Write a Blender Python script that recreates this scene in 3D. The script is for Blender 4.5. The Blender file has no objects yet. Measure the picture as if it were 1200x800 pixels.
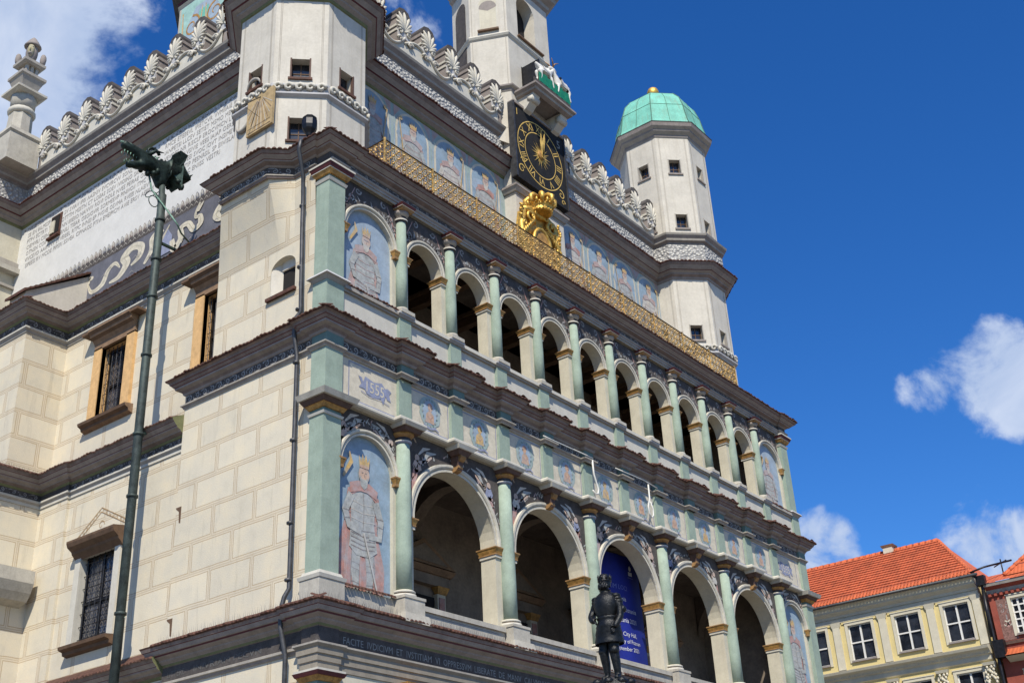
import bpy, bmesh, math, random
from mathutils import Matrix, Vector, noise as mnoise
R = math.radians; PI = math.pi
SC = bpy.context.scene
COL = SC.collection
rnd = random.Random(7)

# ------------------------------------------------------------------ camera
cd = bpy.data.cameras.new('camera'); cam = bpy.data.objects.new('camera', cd); COL.objects.link(cam)
cd.sensor_width = 36; cd.lens = 1.42031 * 30; cd.clip_start = .1; cd.clip_end = 3000
rt = Vector((.61773697, -.78490676, -.04819143)); up = Vector((-.33350055, -.31698408, .88786174)); fw = Vector((.7121646, .53239316, .45757962))
cam.matrix_world = Matrix(((rt.x, up.x, -fw.x, -17.7454), (rt.y, up.y, -fw.y, -18.7823), (rt.z, up.z, -fw.z, 1.6), (0, 0, 0, 1)))
SC.camera = cam

# ------------------------------------------------------------------ sun and sky
SUN = Vector((-.80, -.60, 0)).normalized(); ELEV = R(49)
sd = bpy.data.lights.new('sun', 'SUN'); sun = bpy.data.objects.new('sun', sd); COL.objects.link(sun)
sd.energy = 4.8; sd.angle = R(.53); sd.color = (1, .93, .80)
dirv = Vector((SUN.x * math.cos(ELEV), SUN.y * math.cos(ELEV), math.sin(ELEV)))
sun.rotation_euler = dirv.to_track_quat('Z', 'Y').to_euler()
W = bpy.data.worlds.new('World'); SC.world = W; W.use_nodes = True
nt = W.node_tree; nt.nodes.clear()


def N(nt, t, **kw):
    n = nt.nodes.new(t)
    for k, v in kw.items():
        if k == 'ins':
            for a, b in v.items(): n.inputs[a].default_value = b
        else: setattr(n, k, v)
    return n


def L(nt, a, b): nt.links.new(a, b)


def M(nt, op, a, b=None, c=None, clamp=False):
    n = nt.nodes.new('ShaderNodeMath'); n.operation = op; n.use_clamp = clamp
    for i, x in enumerate((a, b, c)):
        if x is None: continue
        if isinstance(x, (int, float)): n.inputs[i].default_value = x
        else: nt.links.new(x, n.inputs[i])
    return n.outputs[0]


sky = N(nt, 'ShaderNodeTexSky', sky_type='NISHITA', sun_disc=False, sun_elevation=ELEV, sun_rotation=math.atan2(SUN.x, SUN.y),
        altitude=100, air_density=1.0, dust_density=.35, ozone_density=2.5)
hs = N(nt, 'ShaderNodeHueSaturation', ins={'Hue': .503, 'Saturation': 1.32, 'Value': .95}); L(nt, sky.outputs[0], hs.inputs['Color'])
tint = N(nt, 'ShaderNodeVectorMath', operation='MULTIPLY'); L(nt, hs.outputs[0], tint.inputs[0]); tint.inputs[1].default_value = (1.0, 1.42, 1.90)
tc = N(nt, 'ShaderNodeTexCoord'); gen = tc.outputs['Generated']
warp = N(nt, 'ShaderNodeTexNoise', ins={'Scale': 5, 'Detail': 5.0, 'Roughness': .6}); L(nt, gen, warp.inputs['Vector'])
n1 = N(nt, 'ShaderNodeTexNoise', ins={'Scale': 13.0, 'Detail': 10.0, 'Roughness': .58, 'Distortion': .5}); L(nt, gen, n1.inputs['Vector'])
n2 = N(nt, 'ShaderNodeTexNoise', ins={'Scale': 42, 'Detail': 8.0, 'Roughness': .6}); L(nt, gen, n2.inputs['Vector'])


def blob(d, inner, outer, amp):
    v = Vector(d).normalized()
    dp = N(nt, 'ShaderNodeVectorMath', operation='DOT_PRODUCT'); L(nt, gen, dp.inputs[0]); dp.inputs[1].default_value = v
    mr = N(nt, 'ShaderNodeMapRange', interpolation_type='SMOOTHSTEP', ins={1: math.cos(R(outer)), 2: math.cos(R(inner)), 3: 0.0, 4: amp})
    L(nt, dp.outputs['Value'], mr.inputs[0]); return mr.outputs[0]


C1, C2, C3, C4, C5, C6 = (0.8998, 0.2088, 0.3831), (0.8902, 0.2429, 0.3853), (0.8859, 0.2599, 0.3843), (0.9103, 0.1878, 0.369), (0.8863, 0.3673, 0.2821), (0.9334, 0.2465, 0.2608)
tot = None
for b in [(C1, .2, 3.4, 1.12), (C2, .1, 2.4, .95), (C3, .1, 1.9, .74), (C4, .5, 3.6, 1.1),
          (C5, .2, 2.6, 1.05), (C6, .3, 3.3, .95), ((.955, .17, .24), 1, 4, .8),
          ((.30, .72, .63), 3, 10.5, 1.2), ((.37, .70, .605), 1.5, 6.0, .85), ((.41, .68, .60), .5, 4.0, .5), ((.545, .50, .668), .2, 3.0, .42)]:
    v = blob(*b); tot = v if tot is None else M(nt, 'MAXIMUM', tot, v)
dens = M(nt, 'ADD', M(nt, 'MULTIPLY', M(nt, 'SUBTRACT', n1.outputs[0], .5), 2.3), M(nt, 'MULTIPLY', M(nt, 'SUBTRACT', n2.outputs[0], .5), .9))
dens = M(nt, 'ADD', dens, tot)
cl = N(nt, 'ShaderNodeMapRange', interpolation_type='SMOOTHSTEP', ins={1: .42, 2: 1.02, 3: 0.0, 4: .92}); L(nt, dens, cl.inputs[0])
clm = M(nt, 'MULTIPLY', cl.outputs[0], M(nt, 'GREATER_THAN', tot, .001))
cc = N(nt, 'ShaderNodeValToRGB'); cc.color_ramp.elements[0].position = .35; cc.color_ramp.elements[0].color = (5.2, 6.6, 9.4, 1)
cc.color_ramp.elements[1].position = .68; cc.color_ramp.elements[1].color = (8.0, 9.0, 11.0, 1); L(nt, n1.outputs[0], cc.inputs[0])
mx = N(nt, 'ShaderNodeMix', data_type='RGBA'); L(nt, clm, mx.inputs[0]); L(nt, tint.outputs[0], mx.inputs[6]); L(nt, cc.outputs[0], mx.inputs[7])
bg = N(nt, 'ShaderNodeBackground', ins={'Strength': .070}); L(nt, mx.outputs[2], bg.inputs[0])
wo = N(nt, 'ShaderNodeOutputWorld'); L(nt, bg.outputs[0], wo.inputs[0])
VS = SC.view_settings; VS.view_transform = 'Standard'; VS.look = 'None'; VS.gamma = 1; VS.use_curve_mapping = False; VS.exposure = 0.28
SC.cycles.max_bounces = 8; SC.cycles.use_denoising = True


# ------------------------------------------------------------------ materials
MATS = {}


def mat(name, col, rough=.8, var=.12, scale=3.0, bump=.1, metal=0.0, dirt=0.0, dcol=None, hue=None, spec=.3):
    """plain painted/stone surface: mottled colour, fine grain, optional vertical rain streaks"""
    if name in MATS: return MATS[name]
    if not metal: col = (col[0] * .85, col[1] * .835, col[2] * .80)
    m = bpy.data.materials.new(name); m.use_nodes = True; t = m.node_tree; b = t.nodes['Principled BSDF']
    g = N(t, 'ShaderNodeNewGeometry'); pos = g.outputs['Position']
    a = N(t, 'ShaderNodeTexNoise', ins={'Scale': scale, 'Detail': 6.0, 'Roughness': .65}); L(t, pos, a.inputs['Vector'])
    f = N(t, 'ShaderNodeTexNoise', ins={'Scale': scale * 9, 'Detail': 3.0}); L(t, pos, f.inputs['Vector'])
    s = M(t, 'ADD', M(t, 'MULTIPLY', a.outputs[0], .7), M(t, 'MULTIPLY', f.outputs[0], .3))
    r = N(t, 'ShaderNodeValToRGB'); e = r.color_ramp.elements
    lo = [max(0, c * (1 - var * 2.2)) for c in col]; hi = [min(1, c * (1 + var * 1.6)) for c in col]
    if hue: lo = [l * h for l, h in zip(lo, hue)]
    e[0].position = .3; e[0].color = (*lo, 1); e[1].position = .7; e[1].color = (*hi, 1); L(t, s, r.inputs[0])
    out = r.outputs[0]
    if dirt:
        mp = N(t, 'ShaderNodeMapping'); mp.inputs['Scale'].default_value = (3.2, 3.2, .28); L(t, pos, mp.inputs['Vector'])
        d = N(t, 'ShaderNodeTexNoise', ins={'Scale': 2.2, 'Detail': 6.0, 'Roughness': .7}); L(t, mp.outputs[0], d.inputs['Vector'])
        dr = N(t, 'ShaderNodeMapRange', ins={1: .5, 2: .78, 3: 0.0, 4: dirt}); L(t, d.outputs[0], dr.inputs[0])
        mix = N(t, 'ShaderNodeMix', data_type='RGBA'); L(t, dr.outputs[0], mix.inputs[0]); L(t, out, mix.inputs[6])
        dc = dcol or (.17, .15, .12); mix.inputs[7].default_value = (*dc, 1); out = mix.outputs[2]
    if name.startswith('mural') or name.startswith('medallion'):
        fn = N(t, 'ShaderNodeTexNoise', ins={'Scale': 2.6, 'Detail': 8.0, 'Roughness': .72}); L(t, pos, fn.inputs['Vector'])
        fr = N(t, 'ShaderNodeMapRange', ins={1: .40, 2: .66, 3: .08, 4: .62 if 'blue' not in name else .3}); L(t, fn.outputs[0], fr.inputs[0])
        fm = N(t, 'ShaderNodeMix', data_type='RGBA'); L(t, fr.outputs[0], fm.inputs[0]); L(t, out, fm.inputs[6]); fm.inputs[7].default_value = (.37, .395, .42, 1); out = fm.outputs[2]
    L(t, out, b.inputs['Base Color'])
    rr = M(t, 'ADD', M(t, 'MULTIPLY', a.outputs[0], .25), rough - .12, clamp=True); L(t, rr, b.inputs['Roughness'])
    b.inputs['Metallic'].default_value = metal; b.inputs['Specular IOR Level'].default_value = spec
    if bump:
        bp = N(t, 'ShaderNodeBump', ins={'Strength': bump, 'Distance': .02}); L(t, s, bp.inputs['Height']); L(t, bp.outputs[0], b.inputs['Normal'])
    MATS[name] = m; return m


def brick_mat(name, base, line, h=.802, ln=1.5, z0=.66):
    """smooth plaster with scratched double joint lines imitating ashlar"""
    m = bpy.data.materials.new(name); m.use_nodes = True; t = m.node_tree; b = t.nodes['Principled BSDF']
    g = N(t, 'ShaderNodeNewGeometry'); sp = N(t, 'ShaderNodeSeparateXYZ'); L(t, g.outputs['Position'], sp.inputs[0])
    wn = N(t, 'ShaderNodeTexNoise', ins={'Scale': 1.4, 'Detail': 3.0}); L(t, g.outputs['Position'], wn.inputs['Vector'])
    wob = M(t, 'MULTIPLY', M(t, 'SUBTRACT', wn.outputs[0], .5), .035)
    u = M(t, 'ADD', M(t, 'SUBTRACT', sp.outputs[1], sp.outputs[0]), wob); z = M(t, 'ADD', sp.outputs[2], wob)
    rz = M(t, 'DIVIDE', M(t, 'SUBTRACT', z, z0), h); row = M(t, 'FLOOR', rz); fz = M(t, 'MULTIPLY', M(t, 'SUBTRACT', rz, row), h)
    dz = M(t, 'MINIMUM', fz, M(t, 'SUBTRACT', h, fz))
    off = M(t, 'MULTIPLY', M(t, 'MODULO', row, 2.0), .5)
    ru = M(t, 'ADD', M(t, 'DIVIDE', u, ln), off); ci = M(t, 'FLOOR', ru); fu = M(t, 'MULTIPLY', M(t, 'SUBTRACT', ru, ci), ln)
    du = M(t, 'MINIMUM', fu, M(t, 'SUBTRACT', ln, fu)); d = M(t, 'MINIMUM', dz, du)
    l1 = M(t, 'COMPARE', d, .058, .011); l2 = M(t, 'COMPARE', d, .006, .007)
    joint = M(t, 'LESS_THAN', d, .058)
    cv = N(t, 'ShaderNodeCombineXYZ'); L(t, row, cv.inputs[0]); L(t, ci, cv.inputs[1])
    wh = N(t, 'ShaderNodeTexWhiteNoise', noise_dimensions='2D'); L(t, cv.outputs[0], wh.inputs['Vector'])
    a = N(t, 'ShaderNodeTexNoise', ins={'Scale': 1.6, 'Detail': 7.0, 'Roughness': .65}); L(t, g.outputs['Position'], a.inputs['Vector'])
    f = N(t, 'ShaderNodeTexNoise', ins={'Scale': 28, 'Detail': 3.0}); L(t, g.outputs['Position'], f.inputs['Vector'])
    mp = N(t, 'ShaderNodeMapping'); mp.inputs['Scale'].default_value = (2.6, 2.6, .3); L(t, g.outputs['Position'], mp.inputs['Vector'])
    st = N(t, 'ShaderNodeTexNoise', ins={'Scale': 2.0, 'Detail': 6.0, 'Roughness': .7}); L(t, mp.outputs[0], st.inputs['Vector'])
    v = M(t, 'ADD', M(t, 'MULTIPLY', wh.outputs[0], .10), M(t, 'ADD', M(t, 'MULTIPLY', a.outputs[0], .44), M(t, 'MULTIPLY', f.outputs[0], .12)))
    v = M(t, 'ADD', v, M(t, 'MULTIPLY', M(t, 'MAXIMUM', M(t, 'SUBTRACT', st.outputs[0], .56), 0.0), -1.0))
    v = M(t, 'ADD', v, .65)
    vm = N(t, 'ShaderNodeVectorMath', operation='SCALE'); vm.inputs[0].default_value = base; L(t, v, vm.inputs['Scale'])
    warm = N(t, 'ShaderNodeMix', data_type='RGBA', blend_type='MULTIPLY'); wr = N(t, 'ShaderNodeMapRange', ins={1: .45, 2: .75, 3: 0.0, 4: .6}); L(t, a.outputs[0], wr.inputs[0])
    L(t, wr.outputs[0], warm.inputs[0]); L(t, vm.outputs[0], warm.inputs[6]); warm.inputs[7].default_value = (1.0, .93, .80, 1)
    lm = M(t, 'MULTIPLY', M(t, 'MAXIMUM', l1, M(t, 'MULTIPLY', l2, .55)), M(t, 'ADD', M(t, 'MULTIPLY', f.outputs[0], .7), .45), clamp=True)
    m1 = N(t, 'ShaderNodeMix', data_type='RGBA'); L(t, M(t, 'MULTIPLY', joint, .16), m1.inputs[0]); L(t, warm.outputs[2], m1.inputs[6]); m1.inputs[7].default_value = (.48, .37, .24, 1)
    m2 = N(t, 'ShaderNodeMix', data_type='RGBA'); L(t, M(t, 'MULTIPLY', lm, .74), m2.inputs[0]); L(t, m1.outputs[2], m2.inputs[6]); m2.inputs[7].default_value = (*line, 1)
    L(t, m2.outputs[2], b.inputs['Base Color']); b.inputs['Roughness'].default_value = .85; b.inputs['Specular IOR Level'].default_value = .25
    hgt = M(t, 'ADD', M(t, 'MULTIPLY', l1, -.5), M(t, 'MULTIPLY', f.outputs[0], .5))
    bp = N(t, 'ShaderNodeBump', ins={'Strength': .35, 'Distance': .02}); L(t, hgt, bp.inputs['Height']); L(t, bp.outputs[0], b.inputs['Normal'])
    MATS[name] = m; return m


BRICK = brick_mat('ashlar_plaster', (.60, .545, .43), (.30, .19, .09))
PLAS = mat('white_plaster', (.63, .60, .54), .85, .08, 1.4, .3, dirt=.42, dcol=(.38, .34, .27))
TEXTW = mat('inscribed_plaster', (.70, .70, .69), .85, .05, 1.5, .15, dirt=.12, dcol=(.5, .48, .44))
CREAM = mat('cream_stone', (.62, .585, .48), .85, .08, 2.0, .2, dirt=.35, dcol=(.36, .30, .22))
WHITE = mat('white_paint', (.61, .59, .53), .8, .07, 3, .15, dirt=.3, dcol=(.34, .31, .26))
PEDW = mat('weathered_white_stone', (.51, .485, .43), .9, .12, 3, .3, dirt=.55, dcol=(.25, .23, .2))
GREEN = mat('sage_green_paint', (.33, .415, .355), .92, .10, 2.6, .3, dirt=.55, dcol=(.20, .26, .22), spec=.15)
GREEN2 = mat('pale_green_shaft_paint', (.345, .43, .365), .92, .11, 3.2, .3, dirt=.6, dcol=(.21, .27, .23), spec=.15)
DKGREEN = mat('dull_green_paint', (.16, .24, .22), .8, .1, 3, .1)
GREYC = mat('grey_moulding', (.31, .275, .26), .8, .14, 3, .2, dirt=.35, dcol=(.12, .10, .09))
GREYL = mat('light_grey_moulding', (.39, .365, .33), .8, .12, 3, .2, dirt=.4, dcol=(.2, .18, .17))
GREYS = mat('pale_grey_paint', (.50, .50, .52), .8, .08, 3, .15)
LAV = mat('lavender_grey_band', (.44, .44, .50), .85, .08, 3, .1)
FASC = mat('brown_grey_fascia', (.235, .185, .17), .8, .2, 3, .15, dirt=.3, dcol=(.08, .06, .05))
MAROON = mat('maroon_paint', (.12, .032, .034), .7, .15, 4, .1)
TILE = mat('dark_red_tile', (.115, .055, .040), .75, .35, 6, .3, dirt=.3, dcol=(.09, .05, .04))
TILEB = mat('brown_tile_moulding', (.125, .075, .06), .75, .2, 5, .2)
OLIVE = mat('olive_green_paint', (.19, .20, .10), .8, .15, 4, .1)
SLATE = mat('dark_slate_paint', (.092, .082, .080), .85, .25, 4, .1)
SLATEB = mat('blue_slate_ground', (.15, .155, .19), .85, .15, 2.5, .1, dirt=.25, dcol=(.07, .075, .1))
ORN = mat('pale_grey_ornament_paint', (.36, .35, .35), .85, .25, 7, .1)
ORNL = mat('cream_ornament_paint', (.66, .62, .52), .85, .16, 6, .1)
SKYB = mat('mural_sky_blue', (.27, .39, .52), .9, .14, 3.2, .08, hue=(1.0, .98, .92))
SKYB2 = mat('mural_faded_blue', (.33, .43, .55), .9, .15, 3, .08)
MRED = mat('mural_faded_red', (.50, .235, .19), .9, .22, 6, .05)
MREDF = mat('mural_washed_pink', (.50, .33, .30), .9, .22, 6, .05)
MGREY = mat('mural_armour_grey', (.43, .44, .42), .9, .28, 9, .05)
MGREYD = mat('mural_outline_brown', (.25, .21, .20), .9, .3, 9, .05)
MWHITE = mat('mural_pale_cloth', (.62, .57, .50), .9, .2, 8, .05)
FLESH = mat('mural_flesh', (.62, .42, .31), .9, .18, 9, .05)
MGOLD = mat('mural_ochre', (.66, .42, .12), .9, .25, 9, .05)
MORANGE = mat('medallion_orange', (.60, .36, .22), .9, .25, 9, .05)
MTAUPE = mat('mural_ground_khaki', (.46, .40, .22), .9, .25, 9, .05)
MGRN = mat('mural_grey_green', (.32, .43, .41), .9, .15, 5, .05)
BLUEL = mat('mural_blue_line', (.26, .29, .45), .9, .2, 9, 0)
PANEL = mat('frieze_panel_cream', (.65, .60, .50), .88, .12, 4, .1, dirt=.3, dcol=(.42, .36, .28))
GOLDP = mat('ochre_gilding', (.43, .235, .065), .6, .35, 7, .25, metal=.15, dirt=.4, dcol=(.2, .11, .05), spec=.4)
GOLD = mat('gilded_metal', (.72, .42, .09), .48, .3, 9, .4, metal=.62, spec=.6)
BRONZEP = mat('brown_gilding', (.33, .19, .08), .6, .2, 6, .15, metal=.2)
COPPER = mat('verdigris_copper', (.20, .56, .46), .7, .16, 1.6, .2, dirt=.75, dcol=(.20, .27, .19))
COPSEAM = mat('dark_copper_seam', (.09, .20, .15), .7, .2, 4, .1)
PATINA = mat('dark_green_patina', (.045, .075, .065), .55, .4, 5, .3, metal=.4, dirt=.5, dcol=(.10, .19, .15))
PATINAL = mat('light_patina', (.16, .27, .21), .6, .35, 14, .3, metal=.2)
BLACKM = mat('black_metal', (.020, .020, .023), .42, .3, 8, .15, metal=.5, spec=.5)
BLACKS = mat('black_bronze', (.016, .017, .018), .36, .35, 22, .55, metal=.6, spec=.6)
PIPE = mat('dark_grey_downpipe', (.075, .075, .078), .5, .25, 5, .1, metal=.5, spec=.5)
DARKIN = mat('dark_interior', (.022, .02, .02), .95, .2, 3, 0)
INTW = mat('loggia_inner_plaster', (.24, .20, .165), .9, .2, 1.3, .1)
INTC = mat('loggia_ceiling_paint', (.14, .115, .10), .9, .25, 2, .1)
WOODO = mat('orange_stone_frame', (.74, .47, .22), .75, .14, 5, .2, dirt=.3, dcol=(.42, .27, .13))
BROWN = mat('brown_stone_moulding', (.155, .095, .06), .75, .2, 5, .25)
BROWNL = mat('light_brown_moulding', (.27, .175, .11), .75, .2, 5, .25)
SUNST = mat('sundial_sandstone', (.50, .37, .20), .8, .2, 5, .3)
GREENF = mat('emerald_cloth', (.012, .22, .13), .6, .15, 6, .1)
GOATW = mat('white_goat_paint', (.78, .77, .74), .6, .08, 8, .1)
SPIKE = mat('steel_spikes', (.20, .19, .18), .5, .1, 5, 0, metal=.5)
BANB = mat('royal_blue_banner', (.016, .030, .31), .55, .06, 1.5, .06, hue=(1, 1, .9))
BANW = mat('banner_white_print', (.78, .80, .86), .6, .03, 4, 0)
BANT = mat('banner_thin_print', (.16, .20, .55), .6, .05, 4, 0)
COB = mat('granite_paving', (.24, .225, .20), .85, .3, 2.5, .5)
YEL = mat('yellow_render', (.74, .62, .30), .85, .06, 1.2, .15, dirt=.15, dcol=(.5, .42, .25))
PALEY = mat('pale_stone_trim', (.66, .62, .50), .85, .07, 2.5, .15, dirt=.2, dcol=(.4, .36, .28))
REDR = mat('dark_red_render', (.33, .085, .06), .85, .14, 2.5, .15)
REDG = mat('scratched_red_grey_render', (.27, .15, .13), .9, .35, 9, .15)
WINW = mat('white_window_paint', (.80, .80, .78), .5, .03, 4, 0, spec=.5)
TEALW = mat('pale_blue_glazing_bar', (.50, .60, .60), .5, .05, 4, 0)


def glass_mat(name, col, grid=None, gcol=(.12, .11, .1)):
    m = bpy.data.materials.new(name); m.use_nodes = True; t = m.node_tree; b = t.nodes['Principled BSDF']
    g = N(t, 'ShaderNodeNewGeometry')
    a = N(t, 'ShaderNodeTexNoise', ins={'Scale': 2.0, 'Detail': 3.0}); L(t, g.outputs['Position'], a.inputs['Vector'])
    r = N(t, 'ShaderNodeValToRGB'); e = r.color_ramp.elements; e[0].position = .35; e[1].position = .68
    e[0].color = (*[c * .5 for c in col], 1); e[1].color = (*[min(1, c * 1.8) for c in col], 1); L(t, a.outputs[0], r.inputs[0]); out = r.outputs[0]
    if grid:
        mp = N(t, 'ShaderNodeMapping'); L(t, g.outputs['Position'], mp.inputs[0]); mp.inputs['Rotation'].default_value = (R(45), 0, R(0))
        v = N(t, 'ShaderNodeTexVoronoi', distance='CHEBYCHEV', feature='F1', ins={'Scale': grid, 'Randomness': 0.0}); L(t, mp.outputs[0], v.inputs['Vector'])
        k = M(t, 'GREATER_THAN', v.outputs['Distance'], .40)
        mix = N(t, 'ShaderNodeMix', data_type='RGBA'); L(t, k, mix.inputs[0]); L(t, out, mix.inputs[6]); mix.inputs[7].default_value = (*gcol, 1); out = mix.outputs[2]
    L(t, out, b.inputs['Base Color']); b.inputs['Roughness'].default_value = .12; b.inputs['Specular IOR Level'].default_value = .7
    bp = N(t, 'ShaderNodeBump', ins={'Strength': .12, 'Distance': .05}); L(t, a.outputs[0], bp.inputs['Height']); L(t, bp.outputs[0], b.inputs['Normal'])
    MATS[name] = m; return m


GLASS = glass_mat('dark_window_glass', (.018, .021, .028))
LEAD = glass_mat('leaded_glass', (.03, .035, .05), 9.0)


def tile_roof_mat(name, col):
    m = bpy.data.materials.new(name); m.use_nodes = True; t = m.node_tree; b = t.nodes['Principled BSDF']
    g = N(t, 'ShaderNodeNewGeometry'); sp = N(t, 'ShaderNodeSeparateXYZ'); L(t, g.outputs['Position'], sp.inputs[0])
    ry = M(t, 'DIVIDE', sp.outputs[1], .19); rz = M(t, 'DIVIDE', sp.outputs[2], .235)
    fy = M(t, 'FRACT', ry); fz = M(t, 'FRACT', rz)
    cv = N(t, 'ShaderNodeCombineXYZ'); L(t, M(t, 'FLOOR', ry), cv.inputs[0]); L(t, M(t, 'FLOOR', rz), cv.inputs[1])
    wh = N(t, 'ShaderNodeTexWhiteNoise', noise_dimensions='2D'); L(t, cv.outputs[0], wh.inputs['Vector'])
    a = N(t, 'ShaderNodeTexNoise', ins={'Scale': .8, 'Detail': 5.0}); L(t, g.outputs['Position'], a.inputs['Vector'])
    v = M(t, 'ADD', M(t, 'MULTIPLY', wh.outputs[0], .28), M(t, 'ADD', M(t, 'MULTIPLY', a.outputs[0], .55), .60))
    edge = M(t, 'LESS_THAN', fz, .16)
    vm = N(t, 'ShaderNodeVectorMath', operation='SCALE'); vm.inputs[0].default_value = col; L(t, v, vm.inputs['Scale']); L(t, vm.outputs[0], b.inputs['Base Color'])
    w = M(t, 'SINE', M(t, 'MULTIPLY', fy, 2 * PI)); h = M(t, 'ADD', M(t, 'MULTIPLY', w, .16), M(t, 'MULTIPLY', M(t, 'SUBTRACT', 1.0, fz), 1.5))
    bp = N(t, 'ShaderNodeBump', ins={'Strength': .9, 'Distance': .07}); L(t, h, bp.inputs['Height']); L(t, bp.outputs[0], b.inputs['Normal'])
    b.inputs['Roughness'].default_value = .75; MATS[name] = m; return m


ROOFT = tile_roof_mat('orange_pantiles', (.48, .108, .036))


# ------------------------------------------------------------------ mesh helpers
class MB:
    def __init__(s): s.v = []; s.f = []; s.m = []; s.mats = []; s.sm = []
    def mi(s, m):
        if m not in s.mats: s.mats.append(m)
        return s.mats.index(m)
    def add(s, vs, fs, m, smooth=False):
        o = len(s.v); s.v += [tuple(v) for v in vs]; k = s.mi(m)
        for f in fs: s.f.append([i + o for i in f]); s.m.append(k); s.sm.append(smooth)
        return s
    def box(s, x0, x1, y0, y1, z0, z1, m):
        return s.add([(x0, y0, z0), (x1, y0, z0), (x1, y1, z0), (x0, y1, z0), (x0, y0, z1), (x1, y0, z1), (x1, y1, z1), (x0, y1, z1)],
                     [(0, 3, 2, 1), (4, 5, 6, 7), (0, 1, 5, 4), (1, 2, 6, 5), (2, 3, 7, 6), (3, 0, 4, 7)], m)
    def tbox(s, x0, x1, y0, y1, z0, z1, m, t=.05):
        """box whose bottom is smaller by t all round"""
        return s.add([(x0 + t, y0 + t, z0), (x1 - t, y0 + t, z0), (x1 - t, y1 - t, z0), (x0 + t, y1 - t, z0), (x0, y0, z1), (x1, y0, z1), (x1, y1, z1), (x0, y1, z1)],
                     [(0, 3, 2, 1), (4, 5, 6, 7), (0, 1, 5, 4), (1, 2, 6, 5), (2, 3, 7, 6), (3, 0, 4, 7)], m)
    def prism(s, poly, z0, z1, m, cap=True):
        n = len(poly); vs = [(x, y, z0) for x, y in poly] + [(x, y, z1) for x, y in poly]
        fs = [(i, (i + 1) % n, (i + 1) % n + n, i + n) for i in range(n)]
        if cap: fs += [tuple(range(n))[::-1], tuple(range(n, 2 * n))]
        return s.add(vs, fs, m)
    def extr(s, pts, d, m):
        """3-D polygon pushed along vector d"""
        n = len(pts); d = Vector(d); vs = [Vector(p) for p in pts]; vs += [v + d for v in vs]
        return s.add(vs, [(i, (i + 1) % n, (i + 1) % n + n, i + n) for i in range(n)] + [tuple(range(n))[::-1], tuple(range(n, 2 * n))], m)
    def lathe(s, c, prof, m, n=16, smooth=True, ph=0.0, mats=None):
        cx, cy = c[0], c[1]; vs = []
        for r, z in prof:
            for i in range(n): a = 2 * PI * i / n + ph; vs.append((cx + r * math.cos(a), cy + r * math.sin(a), z))
        o = len(s.v); s.v += vs
        for j in range(len(prof) - 1):
            k = s.mi(mats[j] if mats else m)
            for i in range(n):
                a, b = j * n + i, j * n + (i + 1) % n
                s.f.append([o + a, o + b, o + b + n, o + a + n]); s.m.append(k); s.sm.append(smooth)
        k = s.mi(mats[-1] if mats else m); s.f.append([o + i for i in range(n)][::-1]); s.m.append(s.mi(mats[0] if mats else m)); s.sm.append(False)
        s.f.append([o + (len(prof) - 1) * n + i for i in range(n)]); s.m.append(k); s.sm.append(False)
        return s
    def tube(s, pts, r, m, n=6, smooth=True):
        pts = [Vector(p) for p in pts]; rr = r if isinstance(r, (list, tuple)) else [r] * len(pts)
        vs = []; prev = None
        for i, p in enumerate(pts):
            t = (pts[min(i + 1, len(pts) - 1)] - pts[max(i - 1, 0)])
            t = t.normalized() if t.length > 1e-9 else Vector((0, 0, 1))
            if prev is None:
                a = Vector((0, 0, 1)) if abs(t.z) < .9 else Vector((1, 0, 0)); u = t.cross(a).normalized()
            else:
                u = prev - t * prev.dot(t); u = u.normalized() if u.length > 1e-6 else t.orthogonal().normalized()
            prev = u; w = t.cross(u)
            for k in range(n): a = 2 * PI * k / n; vs.append(p + (u * math.cos(a) + w * math.sin(a)) * rr[i])
        fs = [(j * n + k, j * n + (k + 1) % n, (j + 1) * n + (k + 1) % n, (j + 1) * n + k) for j in range(len(pts) - 1) for k in range(n)]
        fs += [tuple(range(n))[::-1], tuple((len(pts) - 1) * n + k for k in range(n))]
        return s.add(vs, fs, m, smooth)
    def ell(s, c, r, m, n=8, k=6, rot=None):
        vs = []; c = Vector(c)
        for j in range(k + 1):
            t = PI * j / k
            for i in range(n):
                a = 2 * PI * i / n; v = Vector((r[0] * math.sin(t) * math.cos(a), r[1] * math.sin(t) * math.sin(a), r[2] * math.cos(t)))
                if rot: v = rot @ v
                vs.append(c + v)
        return s.add(vs, [(j * n + i, j * n + (i + 1) % n, (j + 1) * n + (i + 1) % n, (j + 1) * n + i)[::-1] for j in range(k) for i in range(n)], m, True)
    def sweep(s, path, prof, mats, closed=False, ends=True):
        """profile (out,z) carried along a plan path, mitred; outward is to the right of travel"""
        P = [Vector((x, y)) for x, y in path]; n = len(P); segs = []
        for i in range(n if closed else n - 1):
            d = (P[(i + 1) % n] - P[i]).normalized(); segs.append(Vector((d.y, -d.x)))
        off = []
        for i in range(n):
            if closed: a, b = segs[i - 1], segs[i]
            else: a = segs[max(i - 1, 0)]; b = segs[min(i, len(segs) - 1)]
            off.append((a + b) / max(.35, 1 + a.dot(b)))
        rows = [[(P[i].x + off[i].x * o, P[i].y + off[i].y * o, z) for i in range(n)] for o, z in prof]
        b0 = len(s.v)
        for r_ in rows: s.v += r_
        for j in range(len(prof) - 1):
            k = s.mi(mats[j] if isinstance(mats, (list, tuple)) else mats)
            for i in range(n if closed else n - 1):
                i2 = (i + 1) % n
                s.f.append([b0 + j * n + i, b0 + j * n + i2, b0 + (j + 1) * n + i2, b0 + (j + 1) * n + i]); s.m.append(k); s.sm.append(False)
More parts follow.
